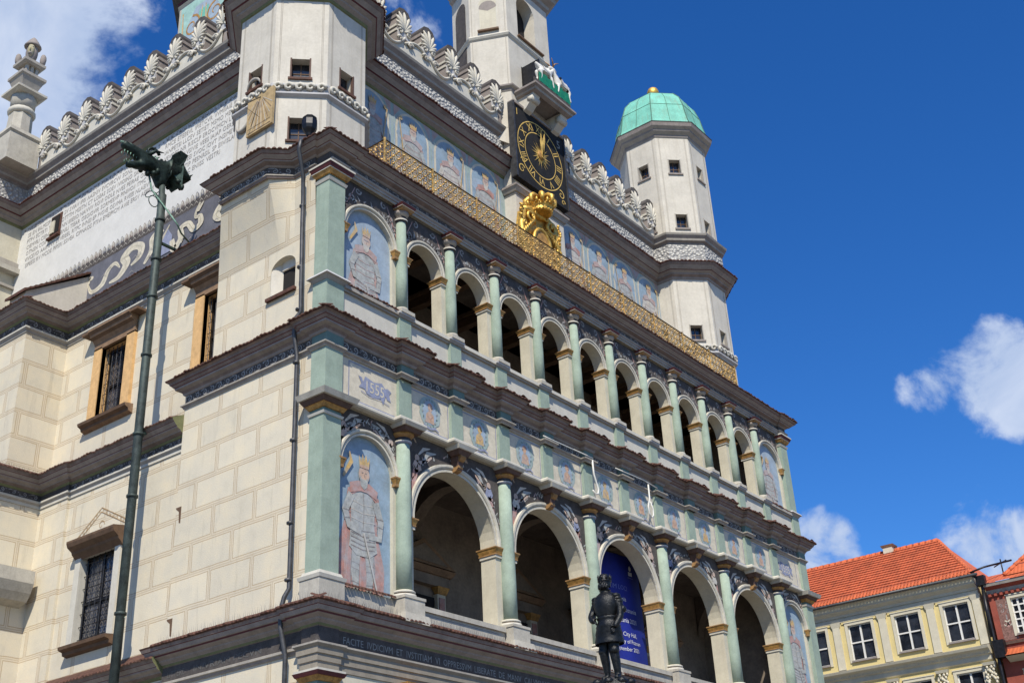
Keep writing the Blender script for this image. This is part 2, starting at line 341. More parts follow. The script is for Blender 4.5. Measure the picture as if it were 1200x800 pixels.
        if ends and not closed:
            k = s.mi(mats[0] if isinstance(mats, (list, tuple)) else mats); m_ = len(prof)
            s.f.append([b0 + j * n for j in range(m_)]); s.m.append(k); s.sm.append(False)
            s.f.append([b0 + j * n + n - 1 for j in range(m_)][::-1]); s.m.append(k); s.sm.append(False)
        return s
    def build(s, name, parent=None, origin=None):
        me = bpy.data.meshes.new(name); o_ = Vector(origin) if origin else Vector((0, 0, 0))
        me.from_pydata([tuple(Vector(v) - o_) for v in s.v], [], s.f)
        for m in s.mats: me.materials.append(m)
        me.polygons.foreach_set('material_index', s.m); me.polygons.foreach_set('use_smooth', s.sm); me.update()
        o = bpy.data.objects.new(name, me); COL.objects.link(o); o.location = o_
        if parent: o.parent = parent; o.location = o_ - wloc(parent)
        WL[o.name] = o_
        return o


WL = {}


def wloc(o): return WL.get(o.name, Vector((0, 0, 0)))


def empty(name, loc=(0, 0, 0)):
    o = bpy.data.objects.new(name, None); COL.objects.link(o); o.location = loc; WL[o.name] = Vector(loc); o.empty_display_size = .3; return o


def tag(o, label, cat=None, group=None, kind=None):
    if label: o['label'] = label
    if cat: o['category'] = cat
    if group: o['group'] = group
    if kind: o['kind'] = kind
    return o


def dup(o, parent, d, label=None, zoff=0):
    """copy of a part (and its sub-parts) shifted by d"""
    c = o.copy(); COL.objects.link(c); c.parent = parent; c.location = o.location + Vector(d); WL[c.name] = wloc(o) + Vector(d)
    for ch in [k for k in ALL() if k.parent == o]:
        g = ch.copy(); COL.objects.link(g); g.parent = c; WL[g.name] = wloc(ch) + Vector(d)
    if label: c['label'] = label
    return c


def ALL(): return list(COL.objects)


# flat painting on a plane: origin, u axis, v axis, normal
class Paint:
    def __init__(s, mb, o, u, v, nrm, su=1.0, sv=1.0):
        s.mb, s.o, s.u, s.vv, s.n = mb, Vector(o), Vector(u) * su, Vector(v) * sv, Vector(nrm); s.l = 0
        s.flip = s.u.cross(s.vv).dot(s.n) < 0
    def lay(s, k=1): s.l += k * .0035; return s
    def P(s, a, b): return s.o + s.u * a + s.vv * b + s.n * s.l
    def poly(s, pts, m):
        vs = [s.P(a, b) for a, b in pts]; ar = sum(pts[i][0] * pts[(i + 1) % len(pts)][1] - pts[(i + 1) % len(pts)][0] * pts[i][1] for i in range(len(pts)))
        f = tuple(range(len(pts)))
        if (ar < 0) != s.flip: f = f[::-1]
        s.mb.add(vs, [f], m); return s
    def ribbon(s, pts, w, m):
        n = len(pts); L_ = []; R_ = []
        for i, (a, b) in enumerate(pts):
            a0, b0 = pts[max(i - 1, 0)]; a1, b1 = pts[min(i + 1, n - 1)]
            dx, dy = a1 - a0, b1 - b0; l = math.hypot(dx, dy) or 1; ww = (w[i] if isinstance(w, (list, tuple)) else w) / 2
            L_.append((a - dy / l * ww, b + dx / l * ww)); R_.append((a + dy / l * ww, b - dx / l * ww))
        vs = [s.P(*p) for p in L_ + R_]; fs = [((i, i + 1, n + i + 1, n + i) if s.flip else (n + i, n + i + 1, i + 1, i)) for i in range(n - 1)]
        s.mb.add(vs, fs, m); return s
    def ellipse(s, c, rx, ry, m, n=20, j=0.0, rg=None, a0=0.0):
        pts = [(c[0] + rx * math.cos(2 * PI * i / n + a0) * (1 + (rg.uniform(-j, j) if rg else 0)), c[1] + ry * math.sin(2 * PI * i / n + a0) * (1 + (rg.uniform(-j, j) if rg else 0))) for i in range(n)]
        return s.poly(pts, m)
    def spiral(s, c, r, turns, a0, w, m, sgn=1, n=18):
        pts = [(c[0] + r * (1 - .82 * i / n) * math.cos(a0 + sgn * turns * 2 * PI * i / n), c[1] + r * (1 - .82 * i / n) * math.sin(a0 + sgn * turns * 2 * PI * i / n)) for i in range(n + 1)]
        return s.ribbon(pts, [w * (1 - .55 * i / n) for i in range(n + 1)], m)


def scroll_band(p, x0, x1, y0, y1, m, rg, per=None):
    """running acanthus scroll between x0..x1"""
    H = y1 - y0; per = per or H * 2.1; n = max(1, round((x1 - x0) / per)); per = (x1 - x0) / n; cy = (y0 + y1) / 2
    for i in range(n):
        cx = x0 + per * (i + .5); sg = 1 if i % 2 else -1
        p.spiral((cx, cy + sg * H * .04), H * .38, 1.2, sg * PI / 2 + PI, H * .17, m, sg)
        p.ribbon([(cx - per * .52, cy - sg * H * .30), (cx - per * .3, cy - sg * H * .38), (cx - per * .05, cy - sg * H * .36)], [H * .06, H * .18, H * .1], m)
        for k in range(5):
            a = rg.uniform(0, 2 * PI); bx, by = cx + per * .42 * math.cos(a), cy + H * .38 * math.sin(a); b = a + rg.uniform(-.8, .8); l = H * rg.uniform(.12, .24)
            q = (bx + l * math.cos(b), min(y1 - .01, max(y0 + .01, by + l * math.sin(b))))
            p.ribbon([(bx, by), ((bx + q[0]) / 2, (by + q[1]) / 2 + .02 * H), q], [H * .04, H * .17, H * .03], m)


def text_mesh(txt, size, font_shear=0):
    c = bpy.data.curves.new('t', 'FONT'); c.body = txt; c.size = size; c.resolution_u = 2; c.fill_mode = 'BOTH'; c.extrude = 0
    o = bpy.data.objects.new('t', c); COL.objects.link(o); dg = bpy.context.evaluated_depsgraph_get()
    me = bpy.data.meshes.new_from_object(o.evaluated_get(dg)); vs = [v.co.copy() for v in me.vertices]; fs = [tuple(p.vertices) for p in me.polygons]
    bpy.data.objects.remove(o); bpy.data.curves.remove(c); bpy.data.meshes.remove(me); return vs, fs


def write(p, txt, x, y, size, m, sx=1.0, center=False, maxw=None):
    vs, fs = text_mesh(txt, size)
    if not vs: return 0
    x0 = min(v.x for v in vs); x1 = max(v.x for v in vs)
    if maxw: sx = maxw / (x1 - x0)
    sh = -(x0 + x1) / 2 if center else -x0
    pts = [p.P(x + (v.x + sh) * sx, y + v.y) for v in vs]
    p.mb.add(pts, [f[::-1] if p.flip else f for f in fs], m); return (x1 - x0) * sx


def holed(mb, A, B, z0, z1, holes, depth, m, mrev, back=None, nrm=None):
    """vertical wall face A->B with rectangular holes (u0,u1,zb,zt) and reveals; outward is right of A->B"""
    A = Vector(A); B = Vector(B); d = (B - A); Ln = d.length; d /= Ln; nin = Vector((-d.y, d.x))
    def P(u, z, k=0): q = A + d * u + nin * k; return (q.x, q.y, z)
    zs = sorted({z0, z1} | {h[2] for h in holes} | {h[3] for h in holes})
    for a, b in zip(zs, zs[1:]):
        cur = 0
        for h in sorted([h for h in holes if h[2] <= a + 1e-6 and h[3] >= b - 1e-6]):
            if h[0] > cur: mb.add([P(cur, a), P(h[0], a), P(h[0], b), P(cur, b)], [(0, 1, 2, 3)], m)
            cur = h[1]
        if cur < Ln: mb.add([P(cur, a), P(Ln, a), P(Ln, b), P(cur, b)], [(0, 1, 2, 3)], m)
    for u0, u1, zb, zt in holes:
        for q in ([P(u0, zb), P(u0, zb, depth), P(u0, zt, depth), P(u0, zt)], [P(u1, zb, depth), P(u1, zb), P(u1, zt), P(u1, zt, depth)],
                  [P(u0, zt), P(u0, zt, depth), P(u1, zt, depth), P(u1, zt)], [P(u0, zb, depth), P(u0, zb), P(u1, zb), P(u1, zb, depth)]):
            mb.add(q, [(0, 1, 2, 3)], mrev)
        if back: mb.add([P(u0, zb, depth), P(u1, zb, depth), P(u1, zt, depth), P(u0, zt, depth)], [(0, 1, 2, 3)], back)


def arcade(mb, bays, yf, yb, zt, m, msof, seg=20):
    """wall of arched bays: (x0,x1,centre,halfwidth,bottom,spring)"""
    for x0, x1, c, r, zb, zs in bays:
        arc = [(c - r * math.cos(PI * i / seg), zs + r * math.sin(PI * i / seg)) for i in range(seg + 1)]
        for y, fl in ((yf, 0), (yb, 1)):
            fs = []; vs = []
            def q(a, b, c_, d_):
                o = len(vs); vs.extend([(a[0], y, a[1]), (b[0], y, b[1]), (c_[0], y, c_[1]), (d_[0], y, d_[1])]); fs.append((o, o + 1, o + 2, o + 3) if not fl else (o + 3, o + 2, o + 1, o))
            q((x0, zb), (c - r, zb), (c - r, zs), (x0, zs)); q((c + r, zb), (x1, zb), (x1, zs), (c + r, zs))
            q((x0, zs), (c - r, zs), (c - r, zt), (x0, zt)); q((c + r, zs), (x1, zs), (x1, zt), (c + r, zt))
            for a, b in zip(arc, arc[1:]): q(a, b, (b[0], zt), (a[0], zt))
            mb.add(vs, fs, m)
        full = [(c - r, zb)] + arc + [(c + r, zb)]
        for a, b in zip(full, full[1:]):
            mb.add([(a[0], yf, a[1]), (a[0], yb, a[1]), (b[0], yb, b[1]), (b[0], yf, b[1])], [(0, 1, 2, 3)], msof)


def archivolt(mb, c, zs, r, w, yf, pr, m, m2=None, seg=28, tail=0.0):
    """moulded ring around an arch: three steps"""
    prof = [(r - .012, 0, m), (r - .012, pr * .55, m), (r + w * .28, pr * .55, m), (r + w * .34, pr * .3, m2 or m), (r + w * .42, pr * .75, m), (r + w * .62, pr, m), (r + w * .94, pr, m), (r + w, pr * .3, m), (r + w, 0, m)]
    angs = [PI * i / seg for i in range(seg + 1)]
    def pos(rad, p, k):
        if k < 0: return (c - rad, yf - p, zs - tail)
        if k > seg: return (c + rad, yf - p, zs - tail)
        a = angs[k]; return (c - rad * math.cos(a), yf - p, zs + rad * math.sin(a))
    ks = ([-1] if tail else []) + list(range(seg + 1)) + ([seg + 1] if tail else [])
    for j in range(len(prof) - 1):
        vs = [pos(prof[j][0], prof[j][1], k) for k in ks] + [pos(prof[j + 1][0], prof[j + 1][1], k) for k in ks]; n = len(ks)
        mb.add(vs, [(i, i + 1, n + i + 1, n + i) for i in range(n - 1)], prof[j][2], False)


def offset_path(path, o):
    P = [Vector(p) for p in path]; out = []
    for i in range(len(P)):
        ds = []
        if i > 0: ds.append((P[i] - P[i - 1]).normalized())
        if i < len(P) - 1: ds.append((P[i + 1] - P[i]).normalized())
        ns = [Vector((d.y, -d.x)) for d in ds]
        v = ns[0] if len(ns) == 1 else (ns[0] + ns[1]) / max(.35, 1 + ns[0].dot(ns[1]))
        out.append(P[i] + v * o)
    return out


def edge_tiles(path, o, z, m=None, sp=.17, ln=.26, sl=.35, rg=rnd):
    """a row of small half-round tiles overhanging a cornice edge"""
    mb = MB(); m = m or TILE; sp *= .78; Q = offset_path(path, o)
    for a, b in zip(Q, Q[1:]):
        d = b - a; n = int(d.length / sp)
        if n < 1: continue
        d.normalize(); nr = Vector((d.y, -d.x)); step = (b - a).length / n
        for i in range(n):
            c = a + d * step * (i + .5); w = step * .47; e = rg.uniform(-.018, .022); k = rg.uniform(-.012, .012)
            vs = []
            for t, zz in ((.03 + e, -.03 + k), (-ln, ln * sl)):
                for s_, h in ((-1, 0), (-.6, .034), (0, .048), (.6, .034), (1, 0), (0, .010)):
                    q = c + d * w * s_ + nr * t; vs.append((q.x, q.y, z + zz + h))
            mb.add(vs, [(0, 1, 7, 6), (1, 2, 8, 7), (2, 3, 9, 8), (3, 4, 10, 9), (0, 5, 4, 3, 2, 1), (4, 5, 11, 10), (5, 0, 6, 11)], m)
    return mb


def spikes(path, o, z, h=.17, sp=.055, lean=.0, rg=rnd):
    mb = MB(); Q = offset_path(path, o)
    for a, b in zip(Q, Q[1:]):
        d = b - a; n = int(d.length / sp)
        if n < 1: continue
        d.normalize(); nr = Vector((d.y, -d.x)); t = .006
        for i in range(n):
            c = a + (b - a) * ((i + .5) / n); q = c + nr * rg.uniform(-.02, .07) + d * rg.uniform(-.03, .03); hh = h * rg.uniform(.7, 1.1)
            mb.add([(c.x - d.x * t, c.y - d.y * t, z), (c.x + d.x * t, c.y + d.y * t, z), (q.x, q.y, z + hh)], [(0, 1, 2)], SPIKE)
    return mb


def jogs(x0, x1, y0, cs, hw, dep):
    p = [(x0, y0)]
    for c in cs: p += [(c - hw, y0), (c - hw, y0 - dep), (c + hw, y0 - dep), (c + hw, y0)]
    return p + [(x1, y0)]


# ================================================================== TOWN HALL
TH = tag(empty('town_hall', (12, 8, 0)), 'huge pale renaissance town hall with two rows of arches, clock and green domed corner tower', 'town hall')
X0, NP = 2.7, 11
CX = [X0 + 2 * i for i in range(NP)]; BX = CX[::2]; LX = 25.4
RGT = 24.86


def front(y): return dict(o=(0, y, 0), u=(1, 0, 0), v=(0, 0, 1), nrm=(0, -1, 0))
def side(x): return dict(o=(x, 0, 0), u=(0, -1, 0), v=(0, 0, 1), nrm=(-1, 0, 0))


# ---- massive walls
mb = MB()
mb.prism([(1.3, 2.4), (22.5, 2.4), (22.5, 22), (1.3, 22)], 20.2, 28.3, TEXTW)
mb.prism([(-3.5, 17.4), (1.3, 17.4), (1.3, 23), (-3.5, 23)], 14, 28.3, CREAM)
mb.build('upper_wall', TH, (12, 8, 20.2))
mb = MB()   # middle storey of the side wall with two window holes
MW = [(9.35, 1.1), (4.68, 1.1)]
holed(mb, (.5, 12), (.5, 3.6), 13.9, 20.3, [(12 - 9.35 - .62, 12 - 9.35 + .62, 16.15, 18.45), (12 - 4.68 - .62, 12 - 4.68 + .62, 16.15, 18.45)], .32, BRICK, WOODO)
mb.prism([(-.9, 12), (1.2, 12), (1.2, 22), (-.9, 22)], 13.9, 20.3, BRICK)
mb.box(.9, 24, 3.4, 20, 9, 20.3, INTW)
mb.build('side_wall', TH, (.5, 8, 14))
mb = MB()
holed(mb, (.1, 10.15), (.1, 5.1), 0, 14.1, [(10.15 - 9.18, 10.15 - 7.72, 9.45, 11.8)], .28, BRICK, WHITE)
mb.box(.02, 1.0, 10.15, 11.5, 0, 14.1, BRICK); mb.box(.42, 1.1, 5.1, 10.2, 0, 14.1, BRICK); mb.prism([(-1.75, 11.5), (1.2, 11.5), (1.2, 22), (-1.75, 22)], 0, 14.1, BRICK)
mb.build('lower_side_wall', TH, (.1, 8, 0))
mb = MB()   # loggia side block
mb.prism([(0, 0.02), (.5, .02), (.5, .6), (.84, .6), (.84, 5.2), (0, 5.2)], 0, 15.5, BRICK)
mb.build('loggia_side_wall', TH, (0, 2.6, 0))
mb = MB()
UX = -.03
holed(mb, (UX, 4.15), (UX, .3), 15.3, 18.2, [(4.15 - 2.04, 4.15 - 1.12, 16.9, 17.95)], .22, BRICK, PLAS, DARKIN)
# rounded head and splayed left jamb of the small window
for s in (0,):
    ys, ye, zt = 1.82, .9, 17.95; r = .46; cyy = 1.58
    for sg in (-1, 1):
        pts = [(UX, cyy + sg * r, zt)] + [(UX, cyy + sg * r * math.cos(t), zt - .32 + .32 * math.sin(t)) for t in [PI / 2 * k / 6 for k in range(6, -1, -1)]]
        mb.extr(pts, (.3, 0, 0), BRICK)
    mb.add([(UX + .01, 2.035, 16.9), (UX + .01, 2.035, 17.95), (.185, 1.80, 17.95), (.185, 1.80, 16.9)], [(0, 1, 2, 3)], PLAS)
    mb.box(.14, .188, 1.12, 1.80, 17.68, 17.95, PLAS)
mb.add([(UX, 4.15, 15.3), (1, 4.15, 15.3), (1, 4.15, 18.2), (UX, 4.15, 18.2)], [(0, 1, 2, 3)], BRICK)
bot = [(1, 4.15), (UX, 4.15), (UX, 1.75), (UX, 1.2), (UX, .42)]; top = [(1, 3.5), (-.62, 3.5), (-.62, 1.67), (-.12, 1.17), (-.12, .42)]
ku, kv = 10, 16
f = lambda p, q, t: Vector((p[0] + (q[0] - p[0]) * t ** 1.15, p[1] + (q[1] - p[1]) * t ** 1.15, 18.2 + 2.05 * t))
for i in range(4):
    rows = [[f(bot[i], top[i], v / kv).lerp(f(bot[i + 1], top[i + 1], v / kv), u / ku) for u in range(ku + 1)] for v in range(kv + 1)]
    mb.add([p_ for r_ in rows for p_ in r_], [(v * (ku + 1) + u, v * (ku + 1) + u + 1, (v + 1) * (ku + 1) + u + 1, (v + 1) * (ku + 1) + u) for v in range(kv) for u in range(ku)], BRICK, True)
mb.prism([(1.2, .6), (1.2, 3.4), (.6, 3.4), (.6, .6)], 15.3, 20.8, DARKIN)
tw = mb.build('upper_loggia_side_wall', TH, (0, 2, 15.5))
MB().box(UX - .09, UX + .1, 1.06, 2.12, 16.79, 16.88, TILE).build('window_sill', TH, (UX, 1.4, 16.8))

# ---- loggia front wall, two storeys
bays1 = [(.3, 2.7, 1.53, .88, 8.6, 12.13)] + [(2.7 + 4 * k, 6.7 + 4 * k, 4.7 + 4 * k, 1.58, 8.6, 11.35) for k in range(5)] + [(22.7, 25.1, 23.87, .88, 8.6, 12.13)]
mb = MB(); arcade(mb, bays1, .1, .58, 13.8, CREAM, CREAM, 24); mb.box(.3, 25.2, .0, .6, 0, 8.62, CREAM)
mb.box(25.1, 25.4, .02, 5, 0, 20.8, CREAM); mb.build('lower_arcade_wall', TH, (12.7, .1, 8.6))
bays2 = [(.3, 2.7, 1.54, .88, 15.4, 18.52)] + [(2.7 + 2 * k, 4.7 + 2 * k, 3.7 + 2 * k, .68, 15.4, 18.64) for k in range(10)] + [(22.7, 25.1, 23.86, .88, 15.4, 18.52)]
mb = MB(); arcade(mb, bays2, .1, .46, 20.2, CREAM, CREAM, 18); mb.build('upper_arcade_wall', TH, (12.7, .1, 15.4))
mb = MB().box(.35, 25.1, .02, .6, 13.62, 15.5, PANEL); mb.build('frieze_wall', TH, (12.7, 0, 13.6))
# interiors
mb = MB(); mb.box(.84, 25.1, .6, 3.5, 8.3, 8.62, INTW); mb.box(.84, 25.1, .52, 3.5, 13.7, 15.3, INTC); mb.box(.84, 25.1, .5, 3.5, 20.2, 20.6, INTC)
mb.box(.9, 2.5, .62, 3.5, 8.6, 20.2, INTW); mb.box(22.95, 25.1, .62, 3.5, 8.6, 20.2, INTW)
mb.build('loggia_interior', TH, (12.7, 2, 8.6))
bm_ = None
for k in range(11):
    x = 2.75 + 2 * k
    if bm_ is None: bm_ = MB().box(x - .13, x + .13, .55, 3.4, 19.75, 20.2, BROWN).box(x - .17, x + .17, .55, 3.4, 20.05, 20.195, BROWNL).build('ceiling_beam', TH, (x, 2, 19.9))
    else: dup(bm_, TH, (2 * k, 0, 0))
# groin-like transverse arches of the lower loggia ceiling
tv = None
for k in range(6):
    x = 2.7 + 4 * k
    if tv is None:
        mb = MB(); n = 14; r = 1.35; zc = 12.2
        for i in range(n):
            t0, t1 = PI * i / n, PI * (i + 1) / n
            a = (2.0 - r * math.cos(t0), zc + r * math.sin(t0)); b = (2.0 - r * math.cos(t1), zc + r * math.sin(t1))
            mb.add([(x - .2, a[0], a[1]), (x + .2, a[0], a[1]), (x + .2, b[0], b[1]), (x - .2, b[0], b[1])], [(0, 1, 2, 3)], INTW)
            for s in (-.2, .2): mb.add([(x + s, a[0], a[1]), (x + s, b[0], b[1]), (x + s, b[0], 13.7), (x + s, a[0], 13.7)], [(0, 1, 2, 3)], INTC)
        tv = mb.build('vault_rib', TH, (x, 2, 13))
    else: dup(tv, TH, (4 * k, 0, 0))


# painted doorways on the loggia back wall
def aedicule(x):
    mb = MB(); y = 3.4
    for s in (-1, 1):
        mb.box(x + s * .85 - .17, x + s * .85 + .17, y - .16, y, 8.6, 11.0, CREAM); mb.box(x + s * .85 - .11, x + s * .85 + .11, y - .19, y - .158, 9.75, 10.9, MRED)
        mb.box(x + s * .85 - .11, x + s * .85 + .11, y - .19, y - .158, 8.9, 9.6, MRED); mb.tbox(x + s * .85 - .25, x + s * .85 + .25, y - .26, y, 11.0, 11.2, GOLDP, .07)
    mb.box(x - 1.15, x + 1.15, y - .2, y, 11.2, 11.5, INTW); mb.tbox(x - 1.3, x + 1.3, y - .36, y, 11.5, 11.66, BROWNL, .1)
    mb.extr([(x - 1.35, y - .3, 11.72), (x + 1.35, y - .3, 11.72), (x, y - .3, 12.45)], (0, .3, 0), BROWNL)
    mb.extr([(x - .98, y - .32, 11.79), (x + .98, y - .32, 11.79), (x, y - .32, 12.3)], (0, .02, 0), INTW)
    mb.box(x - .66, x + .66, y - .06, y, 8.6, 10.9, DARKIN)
    return mb.build('painted_doorway', TH, (x, y, 8.6))


a0 = aedicule(6.9)
for dx in (4.3, 8.6, 12.6): dup(a0, TH, (dx, 0, 0))

# ---- columns, pedestals, pilasters
def col_lower(x):
    c = MB().lathe((x, .03), [(.20, 9.44), (.203, 10.4), (.197, 11.6), (.175, 13.16)], GREEN2, 20).build('column', TH, (x, .03, 9.4))
    MB().lathe((x, .03), [(.29, 9.26), (.30, 9.30), (.29, 9.345), (.25, 9.355), (.25, 9.38), (.275, 9.39), (.275, 9.42), (.23, 9.45)], WHITE, 20, mats=[WHITE, WHITE, WHITE, BROWN, WHITE, WHITE, CREAM, CREAM]).build('column_base', c, (x, .03, 9.3))
    mb = MB(); mb.box(x - .34, x + .34, -.32, .1, 8.82, 9.27, PEDW); mb.tbox(x - .40, x + .40, -.39, .1, 8.62, 8.84, PEDW, -.05); mb.box(x - .36, x + .36, -.34, .1, 9.20, 9.265, PEDW); mb.build('pedestal', c, (x, -.1, 8.7))
    mb = MB().lathe((x, .03), [(.19, 13.12), (.225, 13.15), (.225, 13.18), (.195, 13.19), (.195, 13.27)], WHITE, 20, mats=[BLUEL, WHITE, SLATE, SLATE, SLATE])
    mb.lathe((x, .03), [(.20, 13.27), (.27, 13.33), (.29, 13.37)], GOLDP, 20, mats=[BRONZEP, GOLDP, GOLDP]); mb.tbox(x - .33, x + .33, -.36, .1, 13.37, 13.47, TILEB, .05); mb.tbox(x - .40, x + .40, -.44, .1, 13.47, 13.56, PEDW, .04)
    mb.build('capital', c, (x, .03, 13.2)); return c


def col_upper(x):
    c = MB().lathe((x, .04), [(.158, 16.93), (.16, 17.8), (.155, 18.6), (.137, 19.62)], GREEN2, 18).build('column', TH, (x, 0, 16.9))
    MB().lathe((x, .04), [(.20, 16.80), (.205, 16.83), (.185, 16.86), (.18, 16.87), (.19, 16.89), (.172, 16.93)], PEDW, 18).build('column_base', c, (x, 0, 16.8))
    mb = MB(); mb.box(x - .22, x + .22, -.10, .1, 15.55, 16.6, GREEN); mb.build('pedestal', c, (x, -.1, 15.7))
    mb = MB(); mb.tbox(x - .29, x + .29, -.18, .1, 16.58, 16.66, GREYL, .05); mb.box(x - .295, x + .295, -.185, .1, 16.66, 16.71, GREYS); mb.box(x - .25, x + .25, -.21, .1, 16.71, 16.81, PEDW); mb.build('pedestal_cap', c, (x, -.1, 16.6))
    mb = MB().lathe((x, .04), [(.148, 19.58), (.19, 19.61), (.19, 19.65), (.152, 19.67), (.152, 19.75)], WHITE, 18, mats=[SLATE, WHITE, WHITE, SLATE, SLATE])
    mb.lathe((x, .04), [(.155, 19.75), (.21, 19.82), (.235, 19.88)], GREYL, 18, mats=[GREYL, GREYC, GREYL]); mb.tbox(x - .245, x + .245, -.25, .1, 19.88, 19.95, BRONZEP, .04); mb.box(x - .25, x + .25, -.255, .1, 19.95, 19.97, GREYL); mb.tbox(x - .28, x + .28, -.29, .1, 19.97, 20.04, MAROON, .03)
    mb.build('capital', c, (x, 0, 19.6)); return c


c1 = col_lower(BX[0])
for x in BX[1:]: dup(c1, TH, (x - BX[0], 0, 0))
c2 = col_upper(CX[0])
for x in CX[1:]: dup(c2, TH, (x - CX[0], 0, 0))


def corner_pilaster(xa, xb, leftwrap):
    d = .05; x0_ = xa - (d if leftwrap else 0); yb = .42 if leftwrap else .1
    p = MB().box(x0_, xb, -d, yb, 9.4, 13.16, GREEN).build('corner_pilaster', TH, (xa, 0, 9.4))
    e = .10
    MB().box(x0_ - e, xb + e, -d - e, yb + e * .5, 8.7, 9.28, PEDW).tbox(x0_ - e * 1.4, xb + e * 1.4, -d - e * 1.4, yb + e, 9.22, 9.30, WHITE, .02).tbox(x0_ - .05, xb + .05, -d - .05, yb + .03, 9.30, 9.40, WHITE, -.03).build('pedestal', p, (xa, 0, 9))
    MB().tbox(x0_ - .05, xb + .05, -d - .05, yb + .03, 13.10, 13.16, WHITE, .02).box(x0_, xb, -d, yb, 13.16, 13.26, DKGREEN).tbox(x0_ - .10, xb + .10, -d - .10, yb + .07, 13.26, 13.36, GOLDP, .06)\
        .tbox(x0_ - .20, xb + .20, -d - .20, yb + .15, 13.36, 13.47, TILEB, .07).tbox(x0_ - .30, xb + .30, -d - .32, yb + .2, 13.47, 13.60, PEDW, .05).build('capital', p, (xa, 0, 13.2))
    q = MB().box(x0_, xb, -d - .02, yb, 13.60, 14.84, GREEN).box(x0_, xb, -d - .04, yb, 14.95, 15.25, DKGREEN).build('corner_pilaster', TH, (xa, 0, 13.7))
    r = MB().box(x0_ - .02, xb, -d - .02, yb, 15.5, 16.68, GREEN).box(x0_, xb, -d, yb, 16.8, 19.6, GREEN).build('corner_pilaster', TH, (xa, 0, 15.6))
    MB().tbox(x0_ - .10, xb + .09, -d - .10, yb + .06, 16.66, 16.76, GREYL, .07).tbox(x0_ - .11, xb + .10, -d - .11, yb + .07, 16.76, 16.83, GREYS, -.04).build('pilaster_moulding', r, (xa, 0, 16.7))
    MB().tbox(x0_ - .05, xb + .05, -d - .05, yb + .03, 19.58, 19.66, WHITE, .03).box(x0_, xb, -d, yb, 19.66, 19.76, DKGREEN).tbox(x0_ - .10, xb + .10, -d - .12, yb + .08, 19.76, 19.87, GOLDP, .06)\
        .box(x0_ - .11, xb + .11, -d - .13, yb + .09, 19.87, 19.90, WHITE).tbox(x0_ - .16, xb + .16, -d - .19, yb + .12, 19.90, 20.0, MAROON, .04).box(x0_ - .17, xb + .17, -d - .2, yb + .13, 20.0, 20.05, WHITE).build('capital', r, (xa, 0, 19.6))


corner_pilaster(0, .51, True); corner_pilaster(RGT, LX, False)

# ---- arch mouldings and imposts
ARM = mat('arch_moulding_cream', (.62, .59, .51), .9, .12, 4, .35, dirt=.5, dcol=(.30, .26, .21))
av = None
for k in range(5):
    x = 4.7 + 4 * k
    if av is None:
        mb = MB(); archivolt(mb, x, 11.35, 1.58, .19, .1, .08, ARM, CREAM); av = mb.build('arch_moulding', TH, (x, .1, 11.35))
    else: dup(av, TH, (4 * k, 0, 0))
av = None
for k in range(10):
    x = 3.7 + 2 * k
    if av is None:
        mb = MB(); archivolt(mb, x, 18.64, .68, .13, .1, .06, ARM, GREYL, 20); av = mb.build('arch_moulding', TH, (x, .1, 18.64))
    else: dup(av, TH, (2 * k, 0, 0))
for x, z, r, w in ((1.53, 12.13, .88, .14), (23.87, 12.13, .88, .14), (1.54, 18.52, .88, .13), (23.86, 18.52, .88, .13)):
    mb = MB(); archivolt(mb, x, z, r, w, .1, .09, ARM, CREAM, 24, tail=.0); mb.build('arch_moulding', TH, (x, .1, z))
    for s in (-1, 1):
        xx = x + s * (r + .06)
        MB().box(xx - .07, xx + .07, -.01, .12, z - .16, z - .09, BRONZEP).tbox(xx - .11, xx + .11, -.05, .12, z - .09, z + .03, GOLDP, .04).box(xx - .115, xx + .115, -.055, .12, z + .03, z + .07, BRONZEP).build('impost', TH, (xx, .04, z - .1))


def impost(x0_, x1_, z, yb, h):
    mb = MB(); mb.box(x0_ - .05, x1_ + .05, .04, yb + .04, z - h * .34, z - h * .2, BRONZEP); mb.tbox(x0_ - .09, x1_ + .09, .0, yb + .07, z - h * .2, z + h * .3, GOLDP, .05)
    mb.box(x0_ - .10, x1_ + .10, -.01, yb + .08, z + h * .3, z + h * .42, BRONZEP); mb.box(x0_ - .03, x1_ + .03, .06, yb + .02, z - h * .62, z - h * .34, WHITE); return mb.build('impost', TH, ((x0_ + x1_) / 2, .3, z))


im = impost(6.28, 7.12, 11.22, .58, .26)
for k in (1, 2, 3): dup(im, TH, (4 * k, 0, 0))
impost(2.78, 3.12, 11.22, .58, .26); impost(22.28, 22.9, 11.22, .58, .26)
im = impost(4.38, 5.02, 18.52, .46, .20)
for k in range(1, 9): dup(im, TH, (2 * k, 0, 0))
impost(2.8, 3.02, 18.52, .52, .22); impost(22.38, 22.9, 18.52, .52, .22)

